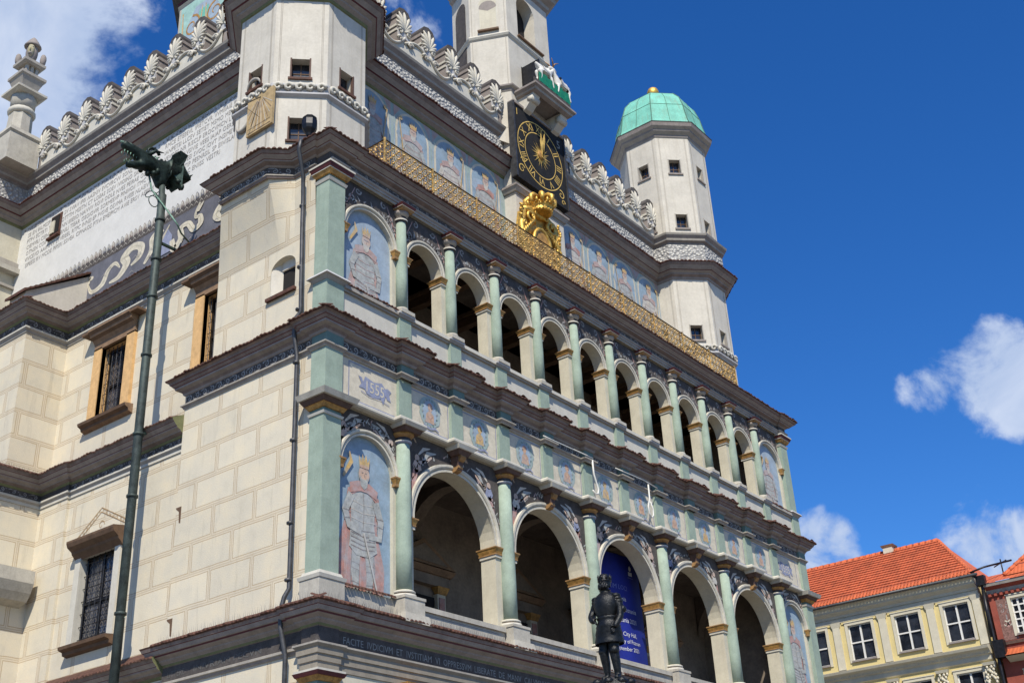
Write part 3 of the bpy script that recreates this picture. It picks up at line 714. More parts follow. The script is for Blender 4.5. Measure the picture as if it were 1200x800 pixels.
# ---- window-like sills / parapets between pedestals
sl = None
for k in range(5):
    a, b = 3.1 + 4 * k, 6.3 + 4 * k
    if sl is None:
        mb = MB(); mb.box(a, b, -.08, .56, 8.7, 9.06, PEDW); mb.box(a, b, -.14, .58, 9.06, 9.18, PEDW); mb.box(a + .25, b - .25, -.083, .2, 8.985, 8.998, GREYC); sl = mb.build('sill', TH, ((a + b) / 2, 0, 9))
    else: dup(sl, TH, (4 * k, 0, 0))
pp = None
for k in range(12):
    xs = [.51] + CX + [RGT]
    a, b = xs[k] + (.22 if k else 0), xs[k + 1] - (.22 if k < 11 else 0)
    if k in (0, 11) or pp is None:
        mb = MB(); mb.box(a, b, .0, .5, 15.5, 16.56, WHITE); mb.box(a, b, -.07, .52, 16.56, 16.62, GREYL); mb.box(a, b, -.12, .55, 16.62, 16.72, WHITE if 0 < k < 11 else GREYL)
        o = mb.build('parapet', TH, ((a + b) / 2, 0, 16))
        if k == 1: pp = o
    else: dup(pp, TH, (2 * (k - 1), 0, 0))
for a, b, z in ((.66, 2.44, 9.30), (22.96, 24.76, 9.30)):
    MB().box(a, b, .02, .3, 8.7, 9.2, PEDW).build('sill', TH, (a, 0, 9)); edge_tiles([(a, .0), (b, .0)], .05, z - .06, sp=.13, ln=.2).build('tile_coping', TH, (a, 0, z))
for a, b in ((.66, 2.44), (22.96, 24.76)): edge_tiles([(a, .0), (b, .0)], .11, 16.76, sp=.13, ln=.18).build('tile_coping', TH, (a, 0, 16.8))
# consoles over the lower arches
kc = None
for k in range(5):
    x = 4.7 + 4 * k
    if kc is None:
        mb = MB(); mb.tbox(x - .13, x + .13, -.16, .12, 12.98, 13.34, TILEB, .04); mb.extr([(x - .10, y, z) for y, z in ((.1, 12.92), (-.06, 12.95), (-.14, 13.03), (-.13, 13.12), (-.10, 13.18), (-.20, 13.22), (-.26, 13.30), (-.24, 13.36), (.1, 13.36))], (.2, 0, 0), BRONZEP)
        mb.tbox(x - .26, x + .26, -.32, .1, 13.34, 13.46, TILEB, .07); mb.tbox(x - .33, x + .33, -.40, .1, 13.46, 13.56, WHITE, .04); kc = mb.build('keystone_console', TH, (x, 0, 13.3))
    else: dup(kc, TH, (4 * k, 0, 0))
# frieze pilasters
fp = None
for x in CX:
    if fp is None: fp = MB().box(x - .23, x + .23, -.07, .05, 13.70, 14.83, GREEN).box(x - .23, x + .23, -.155, .05, 14.95, 15.26, DKGREEN).build('frieze_pilaster', TH, (x, 0, 14.2))
    else: dup(fp, TH, (x - CX[0], 0, 0))

# ---- string courses and cornices of the loggia
WR = [(.9, 5.2), (0, 5.2), (0, .42), (-.06, .42), (-.06, -.06), (.51, -.06), (.51, 0)]
pj = WR + jogs(.66, RGT - .04, 0, CX, .24, .17)[1:-1] + [(RGT, 0), (RGT, -.07), (LX, -.07), (LX, 3)]
front_j = [(.51, 0)] + jogs(.66, RGT - .04, 0, sorted(BX + [4.7 + 4 * k for k in range(5)]), .34, .22)[1:-1] + [(RGT, 0)]
mb = MB().box(.5, 2.65, .196, .5, 8.7, 19.9, CREAM).box(22.75, 24.9, .196, .5, 8.7, 19.9, CREAM); mb.build('niche_back', TH, (12, .2, 12))
mb = MB(); mb.sweep(front_j, [(.0, 13.55), (.10, 13.57), (.14, 13.60), (.14, 13.66), (.06, 13.72), (0, 13.73)], [PEDW, WHITE, WHITE, WHITE, WHITE]); mb.build('string_course', TH, (12, 0, 13.6))
mb = MB(); mb.sweep(pj, [(0, 14.82), (.03, 14.84), (.03, 14.86), (.07, 14.90), (.085, 14.905), (.085, 14.94), (0, 14.955)], [GREYL, GREYL, GREYC, GREYL, GREYL, GREYL]); mb.build('string_course', TH, (12, 0, 14.9))
CP = [(0, 15.20), (.03, 15.22), (.05, 15.27), (.10, 15.33), (.20, 15.37), (.21, 15.42), (.23, 15.43), (.28, 15.49), (.30, 15.50), (.33, 15.57), (.38, 15.585), (.40, 15.63), (-.05, 15.78)]
CM = [GREYC, GREYC, FASC, GREYC, GREYC, MAROON, FASC, MAROON, FASC, FASC, TILE, TILE]
crn = MB().sweep(pj, CP, CM).build('middle_cornice', TH, (12, 0, 15.4)); edge_tiles(pj[1:], .40, 15.64).build('roof_tiles', crn, (12, 0, 15.6))
ss = spikes(pj[1:5], .15, 15.72, .16); o = ss.build('bird_spikes', crn, (0, 0, 15.7)); o['kind'] = 'stuff'
# cornice under the lower arcade
pl = WR + [(RGT, 0), (RGT, -.07), (LX, -.07), (LX, 3)]
AR2 = mat('shaded_tan_architrave', (.30, .27, .225), .85, .12, 3, .2, dirt=.4, dcol=(.15, .13, .11))  # tan-grey kept darker: the shade under the lower cornice is put into the colour
mb = MB(); mb.sweep(pl[:3], [(0, 7.70), (.03, 7.71), (.06, 7.77), (.09, 7.78), (.09, 7.83), (.02, 7.86)], [GREYL, GREYC, GREYL, GREYL, GREYL]); mb.sweep(pl[2:], [(0, 7.30), (.03, 7.31), (.03, 7.45), (.06, 7.46), (.06, 7.60), (.09, 7.61), (.09, 7.74), (.15, 7.80), (.15, 7.84), (.02, 7.86)], [AR2, AR2, GREYC, AR2, AR2, AR2, AR2, GREYL, GREYL])
mb.sweep(pl, [(.015, 7.85), (.015, 8.20)], SLATE, ends=False); mb.build('architrave', TH, (12, 0, 7.6))
CP1 = [(0, 8.18), (.03, 8.20), (.05, 8.25), (.13, 8.31), (.14, 8.34), (.26, 8.40), (.27, 8.44), (.30, 8.45), (.35, 8.53), (.37, 8.54), (.40, 8.61), (.42, 8.65), (-.1, 8.84)]
CM1 = [FASC, OLIVE, GREYC, GREYC, GREYC, MAROON, GREYC, GREYC, MAROON, FASC, TILE, TILE]
crn1 = MB().sweep(pl, CP1, CM1).build('lower_cornice', TH, (12, 0, 8.4)); edge_tiles(pl[1:], .42, 8.66).build('roof_tiles', crn1, (12, 0, 8.6))
o = spikes(pl[1:], .20, 8.75, .19, .07).build('bird_spikes', crn1, (12, 0, 8.7)); o['kind'] = 'stuff'
o = spikes(pl[5:6] + [(2.2, 0), (LX, 0)], .27, 8.72, .17, .07).build('bird_spikes', crn1, (12, 0, 8.7)); o['kind'] = 'stuff'
# top cornice with the chamfered tower base
pt = [(1.2, 3.5), (-.62, 3.5), (-.62, 1.67), (-.12, 1.17), (-.12, .42), (-.05, .42), (-.05, -.05), (.5, -.05), (.5, 0), (RGT, 0), (RGT, -.07), (LX, -.07), (LX, 3)]
mb = MB(); mb.sweep(pt[6:], [(0, 20.03), (.03, 20.04), (.03, 20.10), (.06, 20.11), (.06, 20.16), (.09, 20.20), (.10, 20.21), (.10, 20.24), (.02, 20.25)], [GREYL, GREYL, GREYC, GREYL, GREYC, GREYL, GREYL, GREYL])
mb.sweep(pt[:6], [(0, 20.10), (.03, 20.11), (.05, 20.16), (.07, 20.17), (.07, 20.20), (.02, 20.21)], [FASC, FASC, GREYC, GREYL, GREYC]); mb.build('architrave', TH, (12, 0, 20.1))
mb = MB(); mb.sweep(pt, [(.02, 20.20), (.02, 20.46)], SLATE, ends=False); mb.build('frieze', TH, (12, 0, 20.4))
CPT = [(0, 20.42), (.05, 20.44), (.08, 20.47), (.20, 20.52), (.22, 20.555), (.24, 20.56), (.35, 20.64), (.365, 20.65), (.42, 20.72), (.44, 20.75), (-.6, 20.9)]
CMT = [GREYC, GREYC, FASC, GREYC, MAROON, GREYC, MAROON, FASC, TILE, TILE]
crt = MB().sweep(pt, CPT, CMT).build('top_cornice', TH, (12, 0, 20.6)); edge_tiles(pt[1:], .44, 20.765).build('roof_tiles', crt, (12, 0, 20.8))
MB().prism([(-.5, 3.5), (-.5, 1.7), (-.1, 1), (-.1, .1), (25.2, .1), (25.2, 3), (22, 3.5)], 20.7, 20.86, TILEB).build('terrace', TH, (12, 1, 20.9))


# ================================================================== paintings
def scrollpart(name, pl, x0, x1, y0, y1, ground, m, seed, per=None, sub=None, org=(0, 0, 0)):
    mb = MB(); p = Paint(mb, **pl).lay(); rg = random.Random(seed)
    if ground: p.poly([(x0, y0), (x1, y0), (x1, y1), (x0, y1)], ground)
    p.lay(); scroll_band(p, x0, x1, y0 + .01, y1 - .01, m, rg, per); return mb.build(name, sub or TH, org)


# ornament of the friezes
for i, (a, b) in enumerate(zip([.51] + [x + .24 for x in CX], [x - .24 for x in CX] + [RGT])): scrollpart('painted_frieze', front(-.004), a, b, 14.96, 15.21, SLATE, ORN, 10 + i, .3, org=(a, 0, 15))
scrollpart('painted_frieze', side(-.004), -5.15, -.44, 14.97, 15.21, SLATE, ORN, 31, .3, org=(0, 3, 15))
scrollpart('painted_frieze', side(-.645), -3.45, -1.7, 20.21, 20.44, SLATE, ORN, 32, .3, org=(0, 3, 20.4))
scrollpart('painted_frieze', side(-.145), -1.15, -.5, 20.21, 20.44, SLATE, ORN, 35, .3, org=(0, 1, 20.3))
scrollpart('painted_frieze', front(-.024), .7, 24.7, 20.26, 20.42, SLATE, ORN, 33, .4, org=(12, 0, 20.4))
q2 = Vector((.62, -.62, 0)).normalized()
scrollpart('painted_frieze', dict(o=(-.638, 1.652, 0), u=q2, v=(0, 0, 1), nrm=(-.7071, -.7071, 0)), .02, .68, 20.21, 20.44, SLATE, ORN, 34, .28, org=(-.3, 1.3, 20.4))


# spandrel paintings: pale figures and foliage on slate
def spandrels(c, r, zs, zt, x0, x1, seed, lower):
    mb = MB(); p = Paint(mb, **front(.096)).lay(); rg = random.Random(seed); n = 14; R_ = r + (.2 if lower else .14)
    for sg in (-1, 1):
        xe = x0 if sg < 0 else x1
        arc = [(c + sg * R_ * math.cos(t), zs + R_ * math.sin(t)) for t in [PI / 2 * k / n for k in range(n + 1)]]
        for a, b in zip(arc, arc[1:]): p.poly([a, (xe, a[1]), (xe, b[1]), b] if abs(a[0] - b[0]) > 1e-9 else [a, (xe, a[1]), (xe, b[1]), b], SLATE)
        p.poly([(xe, zt), (c, zt), (c, arc[-1][1]), (xe, arc[-1][1])], SLATE)
    p.lay()
    for sg in (-1, 1):
        xe = x0 if sg < 0 else x1; w = abs(xe - c); cornx, cornz = c + sg * r * .80, zs + r * .93
        if lower:   # reclining winged figure with drapery
            cx, cz = c + sg * r * .83, zs + r * .90
            p.ellipse((cx + sg * .10, cz + .20), .085, .10, FLESH, 12)
            p.poly([(cx + sg * .2, cz + .12), (cx + sg * .02, cz + .16), (cx - sg * .06, cz - .08), (cx + sg * .16, cz - .22), (cx + sg * .27, cz - .02)], rg.choice([MWHITE, FLESH, BLUEL]))
            p.poly([(cx + sg * .05, cz - .1), (cx + sg * .25, cz - .12), (cx + sg * .33, cz - .6), (cx + sg * .26, cz - .95), (cx + sg * .19, cz - .55)], rg.choice([MREDF, MRED, MRED]))
            p.ribbon([(cx, cz + .1), (cx - sg * .28, cz + .22), (cx - sg * .45, cz + .36)], [.09, .07, .05], FLESH)
            p.ribbon([(cx - sg * .1, cz + .1), (cx - sg * .3, cz + .42), (cx - sg * .62, cz + .50)], [.05, .13, .03], MGREY)
            p.ribbon([(cx + sg * .05, cz + .3), (cx - sg * .15, cz + .5), (cx - sg * .4, cz + .58)], [.04, .1, .02], MWHITE)
            for k in range(20):
                t = PI / 2 * rg.uniform(.2, .98); rr = R_ + rg.uniform(.07, .2); bx, bz = c + sg * rr * math.cos(t), zs + rr * math.sin(t)
                if bz < zt - .1: p.ribbon([(bx, bz), (bx + rg.uniform(-.12, .12), min(zt - .03, bz + rg.uniform(.05, .15)))], [.05, .015], rg.choice([ORN, MREDF, MWHITE, MGREY]))
        else:
            p.spiral((c + sg * (w - .19), zs + r * .95), .15, 1.2, rg.uniform(0, 6), .06, ORN, sg)
            p.spiral((c + sg * (w - .36), zs + r * 1.2), .13, 1.1, rg.uniform(0, 6), .055, ORN, -sg); p.spiral((c + sg * (w - .62), zt - .17), .11, 1.1, rg.uniform(0, 6), .05, ORN, sg)
            p.ribbon([(c + sg * (w - .1), zs + r * .5), (c + sg * (w - .16), zs + r * .8), (c + sg * (w - .5), zt - .12)], [.02, .05, .02], MRED)
            for k in range(16):
                t = PI / 2 * rg.uniform(.12, .98); rr = R_ + rg.uniform(.05, .14); bx, bz = c + sg * rr * math.cos(t), zs + rr * math.sin(t)
                if bz < zt - .08 and abs(bx - c) < w - .05: p.ribbon([(bx, bz), (bx + rg.uniform(-.1, .1), min(zt - .02, bz + rg.uniform(.06, .16)))], [.06, .015], rg.choice([ORN, ORN, GREYC, MGREY]))
    return mb.build('spandrel_painting', TH, (c, .1, zt))


for k in range(5): spandrels(4.7 + 4 * k, 1.58, 11.35, 13.55, 2.72 + 4 * k, 6.68 + 4 * k, 50 + k, True)
for k in range(10): spandrels(3.7 + 2 * k, .68, 18.64, 20.04, 2.72 + 2 * k, 4.68 + 2 * k, 60 + k, False)
for i, (c, a, b) in enumerate(((1.53, .5, 2.7), (23.87, 22.7, 24.8))): spandrels(c, .85, 12.13, 13.55, a, b, 80 + i, True)
for i, (c, a, b) in enumerate(((1.54, .5, 2.7), (23.86, 22.7, 24.8))): spandrels(c, .86, 18.52, 20.04, a, b, 84 + i, False)
# garland under the ceiling of the ground storey, below the lower cornice
mb = MB(); p = Paint(mb, **front(.02)).lay(); p.poly([(.6, 4.6), (24.8, 4.6), (24.8, 7.3), (.6, 7.3)], SLATE); p.lay(); scroll_band(p, .7, 24.7, 6.4, 7.2, BRONZEP, random.Random(5), 1.0); mb.build('spandrel_painting', TH, (12, 0, 7))
gp = None
for x in [0.28] + BX:
    cp = MB(); cc_ = (x, -.06)
    if x < 1:
        cp.box(-.05, .51, -.05, .42, 0, 7.0, GREEN).tbox(-.10, .56, -.10, .47, 6.9, 6.98, WHITE, .03).box(-.05, .51, -.05, .42, 6.98, 7.06, DKGREEN).tbox(-.14, .60, -.15, .51, 7.06, 7.16, GOLDP, .06).tbox(-.20, .66, -.22, .56, 7.16, 7.24, MAROON, .04).box(-.18, .64, -.20, .54, 7.24, 7.29, WHITE)
        cp.build('corner_pilaster', TH, (x, 0, 6))
    else:
        cp.lathe(cc_, [(.3, 0), (.26, 6.85), (.32, 6.88), (.32, 6.93), (.26, 6.95), (.26, 7.02), (.36, 7.12)], GREEN2, 18, mats=[GREEN2, WHITE, WHITE, SLATE, SLATE, GOLDP, GOLDP]).tbox(x - .4, x + .4, -.46, .1, 7.12, 7.22, MAROON, .04).tbox(x - .38, x + .38, -.42, .1, 7.22, 7.29, GOLDP, .02).build('column', TH, (x, 0, 6))


# frieze medallions
def medallion(xc, hw, seed, kind):
    mb = MB(); p = Paint(mb, **front(.016)).lay(); rg = random.Random(seed); z0, z1 = 13.78, 14.76; zc = (z0 + z1) / 2 + .03
    a, b, w = xc - hw + .05, xc + hw - .05, .028
    for q in (((a, z0), (b, z0)), ((a, z1), (b, z1)), ((a, z0), (a, z1)), ((b, z0), (b, z1))): p.ribbon(q, w, BLUEL)
    p.lay()
    if kind == 'date':
        x = xc; pts = [(-.62, -.10), (-.52, 0), (-.64, .16), (-.5, .14), (-.46, .05), (-.38, .2), (-.05, .14), (.25, .2), (.38, .1), (.47, .13), (.62, .08), (.53, 0), (.6, -.16), (.46, -.14), (.40, -.06), (.3, -.3), (.22, -.17), (-.1, -.22), (-.33, -.18), (-.4, -.1)]
        p.poly([(x + u * .92, zc + v * 1.15) for u, v in pts], BLUEL); p.lay(); write(p, '1555', x, zc - .15, .40, PANEL, center=True, maxw=.62)
        p.ribbon([(x - .5, zc - .2), (x - .2, zc - .27), (x + .2, zc - .24), (x + .5, zc - .3)], .02, BLUEL)
    else:
        n = 34; out = [(xc + .40 * math.cos(2 * PI * i / n) * rg.uniform(.93, 1.07), zc + .45 * math.sin(2 * PI * i / n) * rg.uniform(.94, 1.06)) for i in range(n)]
        p.poly(out, MGRN); p.lay(); p.ellipse((xc, zc), .27, .33, SKYB2, 22); p.lay()
        c = MORANGE if seed % 3 else MGOLD; f = rg.choice([-1, 1])
        p.ellipse((xc + f * .02, zc + .15), .09, .12, c, 12); p.poly([(xc - .17, zc - .29), (xc + .17, zc - .29), (xc + .15, zc - .05), (xc + .05, zc + .03), (xc - .05, zc + .03), (xc - .14, zc - .06)], c)
        p.ribbon([(xc + f * .07, zc + .14), (xc + f * .11, zc + .11)], [.04, .02], c)
        p.lay(); p.ribbon([(xc - .09, zc + .2), (xc, zc + .24), (xc + .09, zc + .2)], [.02, .05, .02], MRED); p.ribbon([(xc - .10, zc - .1), (xc + .02, zc - .18), (xc + .11, zc - .08)], .02, MRED)
        for k in range(16):
            t = 2 * PI * k / 16; p.ribbon([(xc + .25 * math.cos(t), zc + .34 * math.sin(t)), (xc + .31 * math.cos(t + .12), zc + .40 * math.sin(t + .12))], [.035, .01], DKGREEN if k % 2 else ORN)
        p.ribbon([(xc - .34, z0 + .06), (xc - .2, z0 + .13), (xc, z0 + .07), (xc + .2, z0 + .13), (xc + .34, z0 + .06)], [.03, .06, .05, .06, .03], BLUEL)
    return mb.build('medallion' if kind != 'date' else 'date_panel', TH, (xc, 0, zc))


xs = [.51] + CX + [RGT]
for k in range(12): medallion((xs[k] + xs[k + 1]) / 2 + (.1 if k == 0 else -.1 if k == 11 else 0), (xs[k + 1] - xs[k]) / 2 - (.23 if 0 < k < 11 else .14), 100 + k, 'date' if k in (0, 11) else 'bust')


# kings
def king(p, cx, z0, h, rg, seated=False, robe=None, pale=False):
    """standing crowned figure, h = height to top of crown; all coordinates relative"""
    robe = robe or (MREDF if pale else MRED); arm = rg.choice([MGREY, MWHITE]) if pale else MGREY; w = h * .5; f = rg.choice([-1, 1]) if seated else 1
    def T(pts): return [(cx + u * f * h * (1.15 if seated else 1.04), z0 + v * h) for u, v in pts]
    p.poly(T([(-.20, .04), (-.23, .3), (-.17, .52), (-.14, .76), (-.05, .80), (.07, .80), (.15, .74), (.13, .5), (.20, .25), (.19, .05), (.06, .02)]), robe)
    for k in range(9):
        u = rg.uniform(-.2, .17); p.lay(.12); p.ribbon(T([(u, .06), (u * .95, .25), (u * .8, .45)]), [.004 * h, .013 * h, .004 * h], (MGREYD if k % 2 else MREDF) if not pale else (MWHITE if k % 2 else MREDF))
    p.lay()
    if seated: p.poly(T([(-.15, .08), (-.2, .3), (-.1, .42), (.1, .42), (.19, .28), (.16, .06)]), MWHITE if pale else MREDF)
    else:
        for s in (-1, 1): p.poly(T([(s * .015, .40), (s * .10, .40), (s * .095, .26), (s * .105, .20), (s * .08, .08), (s * .115, .03), (s * .03, .03), (s * .035, .18)]), arm)
        for s in (-1, 1):
            p.lay(.2)
            for q in (.12, .21, .25, .34): p.ribbon(T([(s * .03, q), (s * .1, q + .01)]), .006 * h, MGREYD)
    p.lay(); p.poly(T([(-.125, .36), (-.11, .54), (-.115, .70), (-.05, .78), (.05, .78), (.11, .70), (.10, .54), (.13, .36), (.06, .31), (-.06, .31)]), arm); p.lay()
    for q in (.37, .40, .43, .46, .5, .56, .62, .68): p.ribbon(T([(-.11, q), (0, q - .015), (.11, q)]), .007 * h, (MGREYD if q < .55 else MWHITE) if not pale else MREDF)
    p.lay(.2); p.ribbon(T([(0, .5), (.005, .62), (0, .75)]), .006 * h, MGREYD if not pale else MGREY)
    for s in (-1, 1): p.ribbon(T([(s * .04, .77), (s * .12, .73), (s * .125, .66)]), [.02 * h, .04 * h, .01 * h], robe)
    p.lay(1.2); p.ribbon(T([(-.11, .72), (-.165, .60), (-.13, .50), (-.02, .47)]), [.065 * h, .06 * h, .05 * h, .035 * h], arm); p.ribbon(T([(.11, .71), (.16, .58), (.15, .46), (.05, .455)]), [.065 * h, .06 * h, .05 * h, .035 * h], arm); p.lay()
    for s in (-1, 1): p.ribbon(T([(s * .115, .6), (s * .185, .6)]), .006 * h, MGREYD); p.ribbon(T([(s * .12, .55), (s * .18, .54)]), .006 * h, MGREYD)
    p.poly(T([(-.13, .80), (-.05, .83), (.05, .83), (.13, .79), (.12, .73), (.03, .76), (-.03, .76), (-.12, .73)]), robe); p.lay()
    p.ellipse((cx, z0 + .885 * h), .052 * h, .066 * h, FLESH, 14); p.lay(.5); p.poly(T([(-.042, .875), (-.03, .80), (0, .775), (.03, .80), (.042, .875), (.02, .85), (-.02, .85)]), MGREY if not pale else MWHITE); p.lay(.5)
    if pale: p.ribbon(T([(-.03, .90), (.03, .90)]), .012 * h, MREDF)
    p.lay(.3); p.ribbon(T([(-.022, .895), (-.008, .897)]), .006 * h, MGREYD); p.ribbon(T([(.008, .897), (.022, .895)]), .006 * h, MGREYD); p.ribbon(T([(0, .89), (.002, .868)]), .005 * h, MGREYD); p.lay(.5)
    p.poly(T([(-.043, .93), (-.052, 1.02), (-.03, .975), (-.016, 1.035), (0, .985), (.016, 1.035), (.03, .975), (.052, 1.02), (.043, .93)]), MGOLD); p.lay(.4); p.ribbon(T([(-.042, .94), (.042, .94)]), .02 * h, MORANGE)
    p.lay(); x = .0 if seated else .06
    if seated: p.ribbon(T([(-.13, .50), (-.19, .98)]), .014 * h, MGOLD); p.ellipse((cx - .19 * f * h, z0 + .99 * h), .026 * h, .026 * h, MGOLD, 8)
    else: p.ribbon(T([(.0, .47), (.12, .10)]), .014 * h, MWHITE); p.ribbon(T([(-.19, .83), (-.12, .95), (-.14, 1.02)]), [.02 * h, .035 * h, .01 * h], MGOLD)


def mural(cx, hw, z0, zs, yf, seed, h, pale, seated, hill=True, kz=None):
    mb = MB(); p = Paint(mb, **front(yf)); rg = random.Random(seed); n = 16
    p.poly([(cx - hw, z0), (cx + hw, z0)] + [(cx + hw * math.cos(PI * i / n), zs + hw * math.sin(PI * i / n)) for i in range(n + 1)], SKYB2 if pale else SKYB)
    p.lay()
    if hill: p.poly([(cx - hw, z0), (cx + hw, z0), (cx + hw, z0 + .06), (cx + .3, z0 + .26), (cx - .2, z0 + .3), (cx - hw, z0 + .2)], MTAUPE); p.lay()
    king(p, cx - .04, kz if kz is not None else z0 + .12, h, rg, seated, None, pale); return mb.build('king_mural', TH, (cx, yf, z0))


m_ = mural(1.53, .88, 8.75, 12.13, .19, 1, 3.45, False, False, kz=9.0); m_['label'] = 'mural of a crowned king in armour and red cape'
mural(23.87, .88, 8.75, 12.13, .19, 2, 3.3, False, False, kz=9.1); mural(1.54, .88, 16.4, 18.52, .19, 3, 3.0, True, False, False, kz=15.85); mural(23.86, .88, 16.4, 18.52, .19, 4, 2.9, True, False, False, kz=15.9)


def upper_king(cx, seed):
    mb = MB(); p = Paint(mb, **front(2.393)); rg = random.Random(seed); hw, z0, zs, n = .70, 20.9, 25.42, 14
    p.poly([(cx - .875, z0), (cx + .875, z0), (cx + .875, 26.29), (cx - .875, 26.29)], MGRN); p.lay()
    for s in (-1, 1): p.ribbon([(cx + s * .84, z0), (cx + s * .84, 25.5)], .05, SKYB2); p.poly([(cx + s * .86, 25.75), (cx + s * .52, 26.24), (cx + s * .86, 26.26)], MREDF)
    p.lay(); p.poly([(cx - hw - .09, z0), (cx + hw + .09, z0)] + [(cx + (hw + .09) * math.cos(PI * i / n), zs + (hw + .09) * math.sin(PI * i / n)) for i in range(n + 1)], PANEL); p.lay()
    p.poly([(cx - hw, z0), (cx + hw, z0)] + [(cx + hw * math.cos(PI * i / n), zs + hw * math.sin(PI * i / n)) for i in range(n + 1)], SKYB); p.lay()
    p.ellipse((cx + rg.uniform(-.3, .3), 25.2), .5, .3, SKYB2, 12, .1, rg); p.lay()
    king(p, cx, 22.85, 3.0, rg, True, rg.choice([MRED, MREDF, MREDF]), True); return mb.build('king_mural', TH, (cx, 2.4, 23))


for i, cx in enumerate((3.95, 5.82, 7.66, 9.5, 14.62, 16.40, 18.16, 19.92)): upper_king(cx, 200 + i)
mb = MB(); p = Paint(mb, **front(2.4)).lay(1); p.poly([(2.9, 20.8), (10.6, 20.8), (10.6, 26.31), (2.9, 26.31)], MGRN); p.poly([(13.4, 20.8), (20.85, 20.8), (20.85, 26.31), (13.4, 26.31)], MGRN); p.lay(2); p.poly([(2.5, 26.30), (10.6, 26.30), (10.6, 26.62), (2.5, 26.62)], BROWNL); p.poly([(13.4, 26.30), (21, 26.30), (21, 26.62), (13.4, 26.62)], BROWNL); p.lay()
rg = random.Random(3)
for a, b in ((2.6, 10.5), (13.5, 20.8)):
    x = a
    while x < b: p.ribbon([(x, 26.36), (x + .25, 26.5), (x + .5, 26.4)], [.02, .09, .02], rg.choice([MREDF, GREYL, GREYC])); x += .55
mb.build('painted_frieze', TH, (12, 2.4, 26.4))


# ---- side paintings: grotesque frieze with serpents, serrated band, long inscription
mb = MB(); p = Paint(mb, **side(1.294)); rg = random.Random(11)
def Y(v): return -v     # paint u = -y
p.poly([(Y(17.4), 20.4), (Y(3.4), 20.4), (Y(3.4), 22.68), (Y(17.4), 22.68)], SLATEB); p.lay(); SNO, SNV = p.o.copy(), p.vv.copy(); p.o = Vector((p.o.x, p.o.y, 7.25)); p.vv = Vector((0, 0, .68))
def snake(pts, w, m=ORNL, sub=10):
    P = [Vector((Y(a), b)) for a, b in pts]; out = []; n = len(P)
    for i in range(n - 1):
        p0, p1, p2, p3 = P[max(i - 1, 0)], P[i], P[i + 1], P[min(i + 2, n - 1)]
        for k in range(sub):
            t = k / sub; out.append(.5 * ((2 * p1) + (p2 - p0) * t + (2 * p0 - 5 * p1 + 4 * p2 - p3) * t * t + (3 * p1 - p0 - 3 * p2 + p3) * t ** 3))
    out.append(P[-1]); N_ = len(out); ws = []
    for i in range(N_): s = i / (N_ - 1) * (len(w) - 1); k = min(int(s), len(w) - 2); ws.append(w[k] + (w[k + 1] - w[k]) * (s - k))
    p.ribbon([tuple(v) for v in out], ws, m); return [tuple(v) for v in out]
def serpent(pts, w, head=True):
    o = snake(pts, w); p.lay(.5); p.ribbon(o[2:-2], .018, MTAUPE); p.lay(.5)
serpent([(12.6, 21.75), (12.35, 21.2), (11.8, 21.3), (11.55, 21.9), (11.2, 22.1), (10.9, 21.7)], [.05, .2, .3, .24, .2, .05])
for c in ((12.6, 22.05), (12.75, 21.9), (12.45, 22.0), (12.62, 21.82)): p.ellipse((Y(c[0]), c[1]), .13, .12, ORNL, 8)
serpent([(11.4, 21.15), (10.9, 21.2), (10.55, 21.7), (10.7, 22.15), (10.3, 22.45), (9.85, 22.2), (9.9, 21.7), (10.3, 21.45)], [.1, .3, .4, .42, .4, .36, .3, .1])
serpent([(9.6, 21.1), (9.25, 21.7), (9.3, 22.3), (8.95, 22.55), (8.75, 22.3)], [.12, .3, .24, .2, .1])
serpent([(9.05, 21.3), (8.75, 21.9), (8.45, 22.5)], [.05, .18, .04])
p.lay(); p.poly([(Y(8.95), 21.0), (Y(8.3), 21.0), (Y(8.25), 21.8), (Y(8.5), 22.3), (Y(8.8), 21.7)], BLUEL); p.lay()
serpent([(8.25, 21.55), (8.1, 21.0), (7.8, 21.35), (7.85, 21.9), (7.5, 21.95), (7.2, 21.45), (6.9, 21.6), (6.95, 22.0), (7.15, 22.05), (7.15, 22.35), (6.98, 22.75)], [.2, .34, .3, .26, .26, .27, .27, .22, .12, .1, .09])
p.poly([(Y(7.12), 22.32), (Y(7.0), 22.28), (Y(6.84), 22.55), (Y(6.8), 22.72), (Y(6.95), 22.62), (Y(7.08), 22.5)], ORNL)
serpent([(5.4, 22.5), (5.6, 22.15), (6.0, 21.9), (6.15, 21.5), (5.9, 21.25), (5.55, 21.6), (5.3, 22.0), (5.0, 22.1), (4.7, 21.7)], [.08, .15, .28, .34, .32, .24, .22, .2, .1])
for c in ((5.75, 22.52), (5.95, 22.45), (5.6, 22.4), (5.85, 22.3)): p.ellipse((Y(c[0]), c[1]), .14, .13, ORNL, 8)
for k in range(26):
    y = rg.uniform(4, 16); z = rg.uniform(20.9, 22.2); p.ribbon([(Y(y), z), (Y(y - .15), z + .12), (Y(y - .25), z)], [.01, .04, .01], ORN)
serpent([(15.6, 22.4), (15.3, 21.8), (14.8, 22.0), (14.5, 21.6), (14.0, 21.9), (13.7, 22.3)], [.05, .2, .26, .26, .2, .05])
mb.build('serpent_frieze', TH, (1.3, 8, 21.5))
mb = MB(); p = Paint(mb, **side(1.294)).lay(.5); p.poly([(Y(17.4), 22.68), (Y(3.4), 22.68), (Y(3.4), 22.98), (Y(17.4), 22.98)], SLATE); y = 17.2; p.lay(.5)
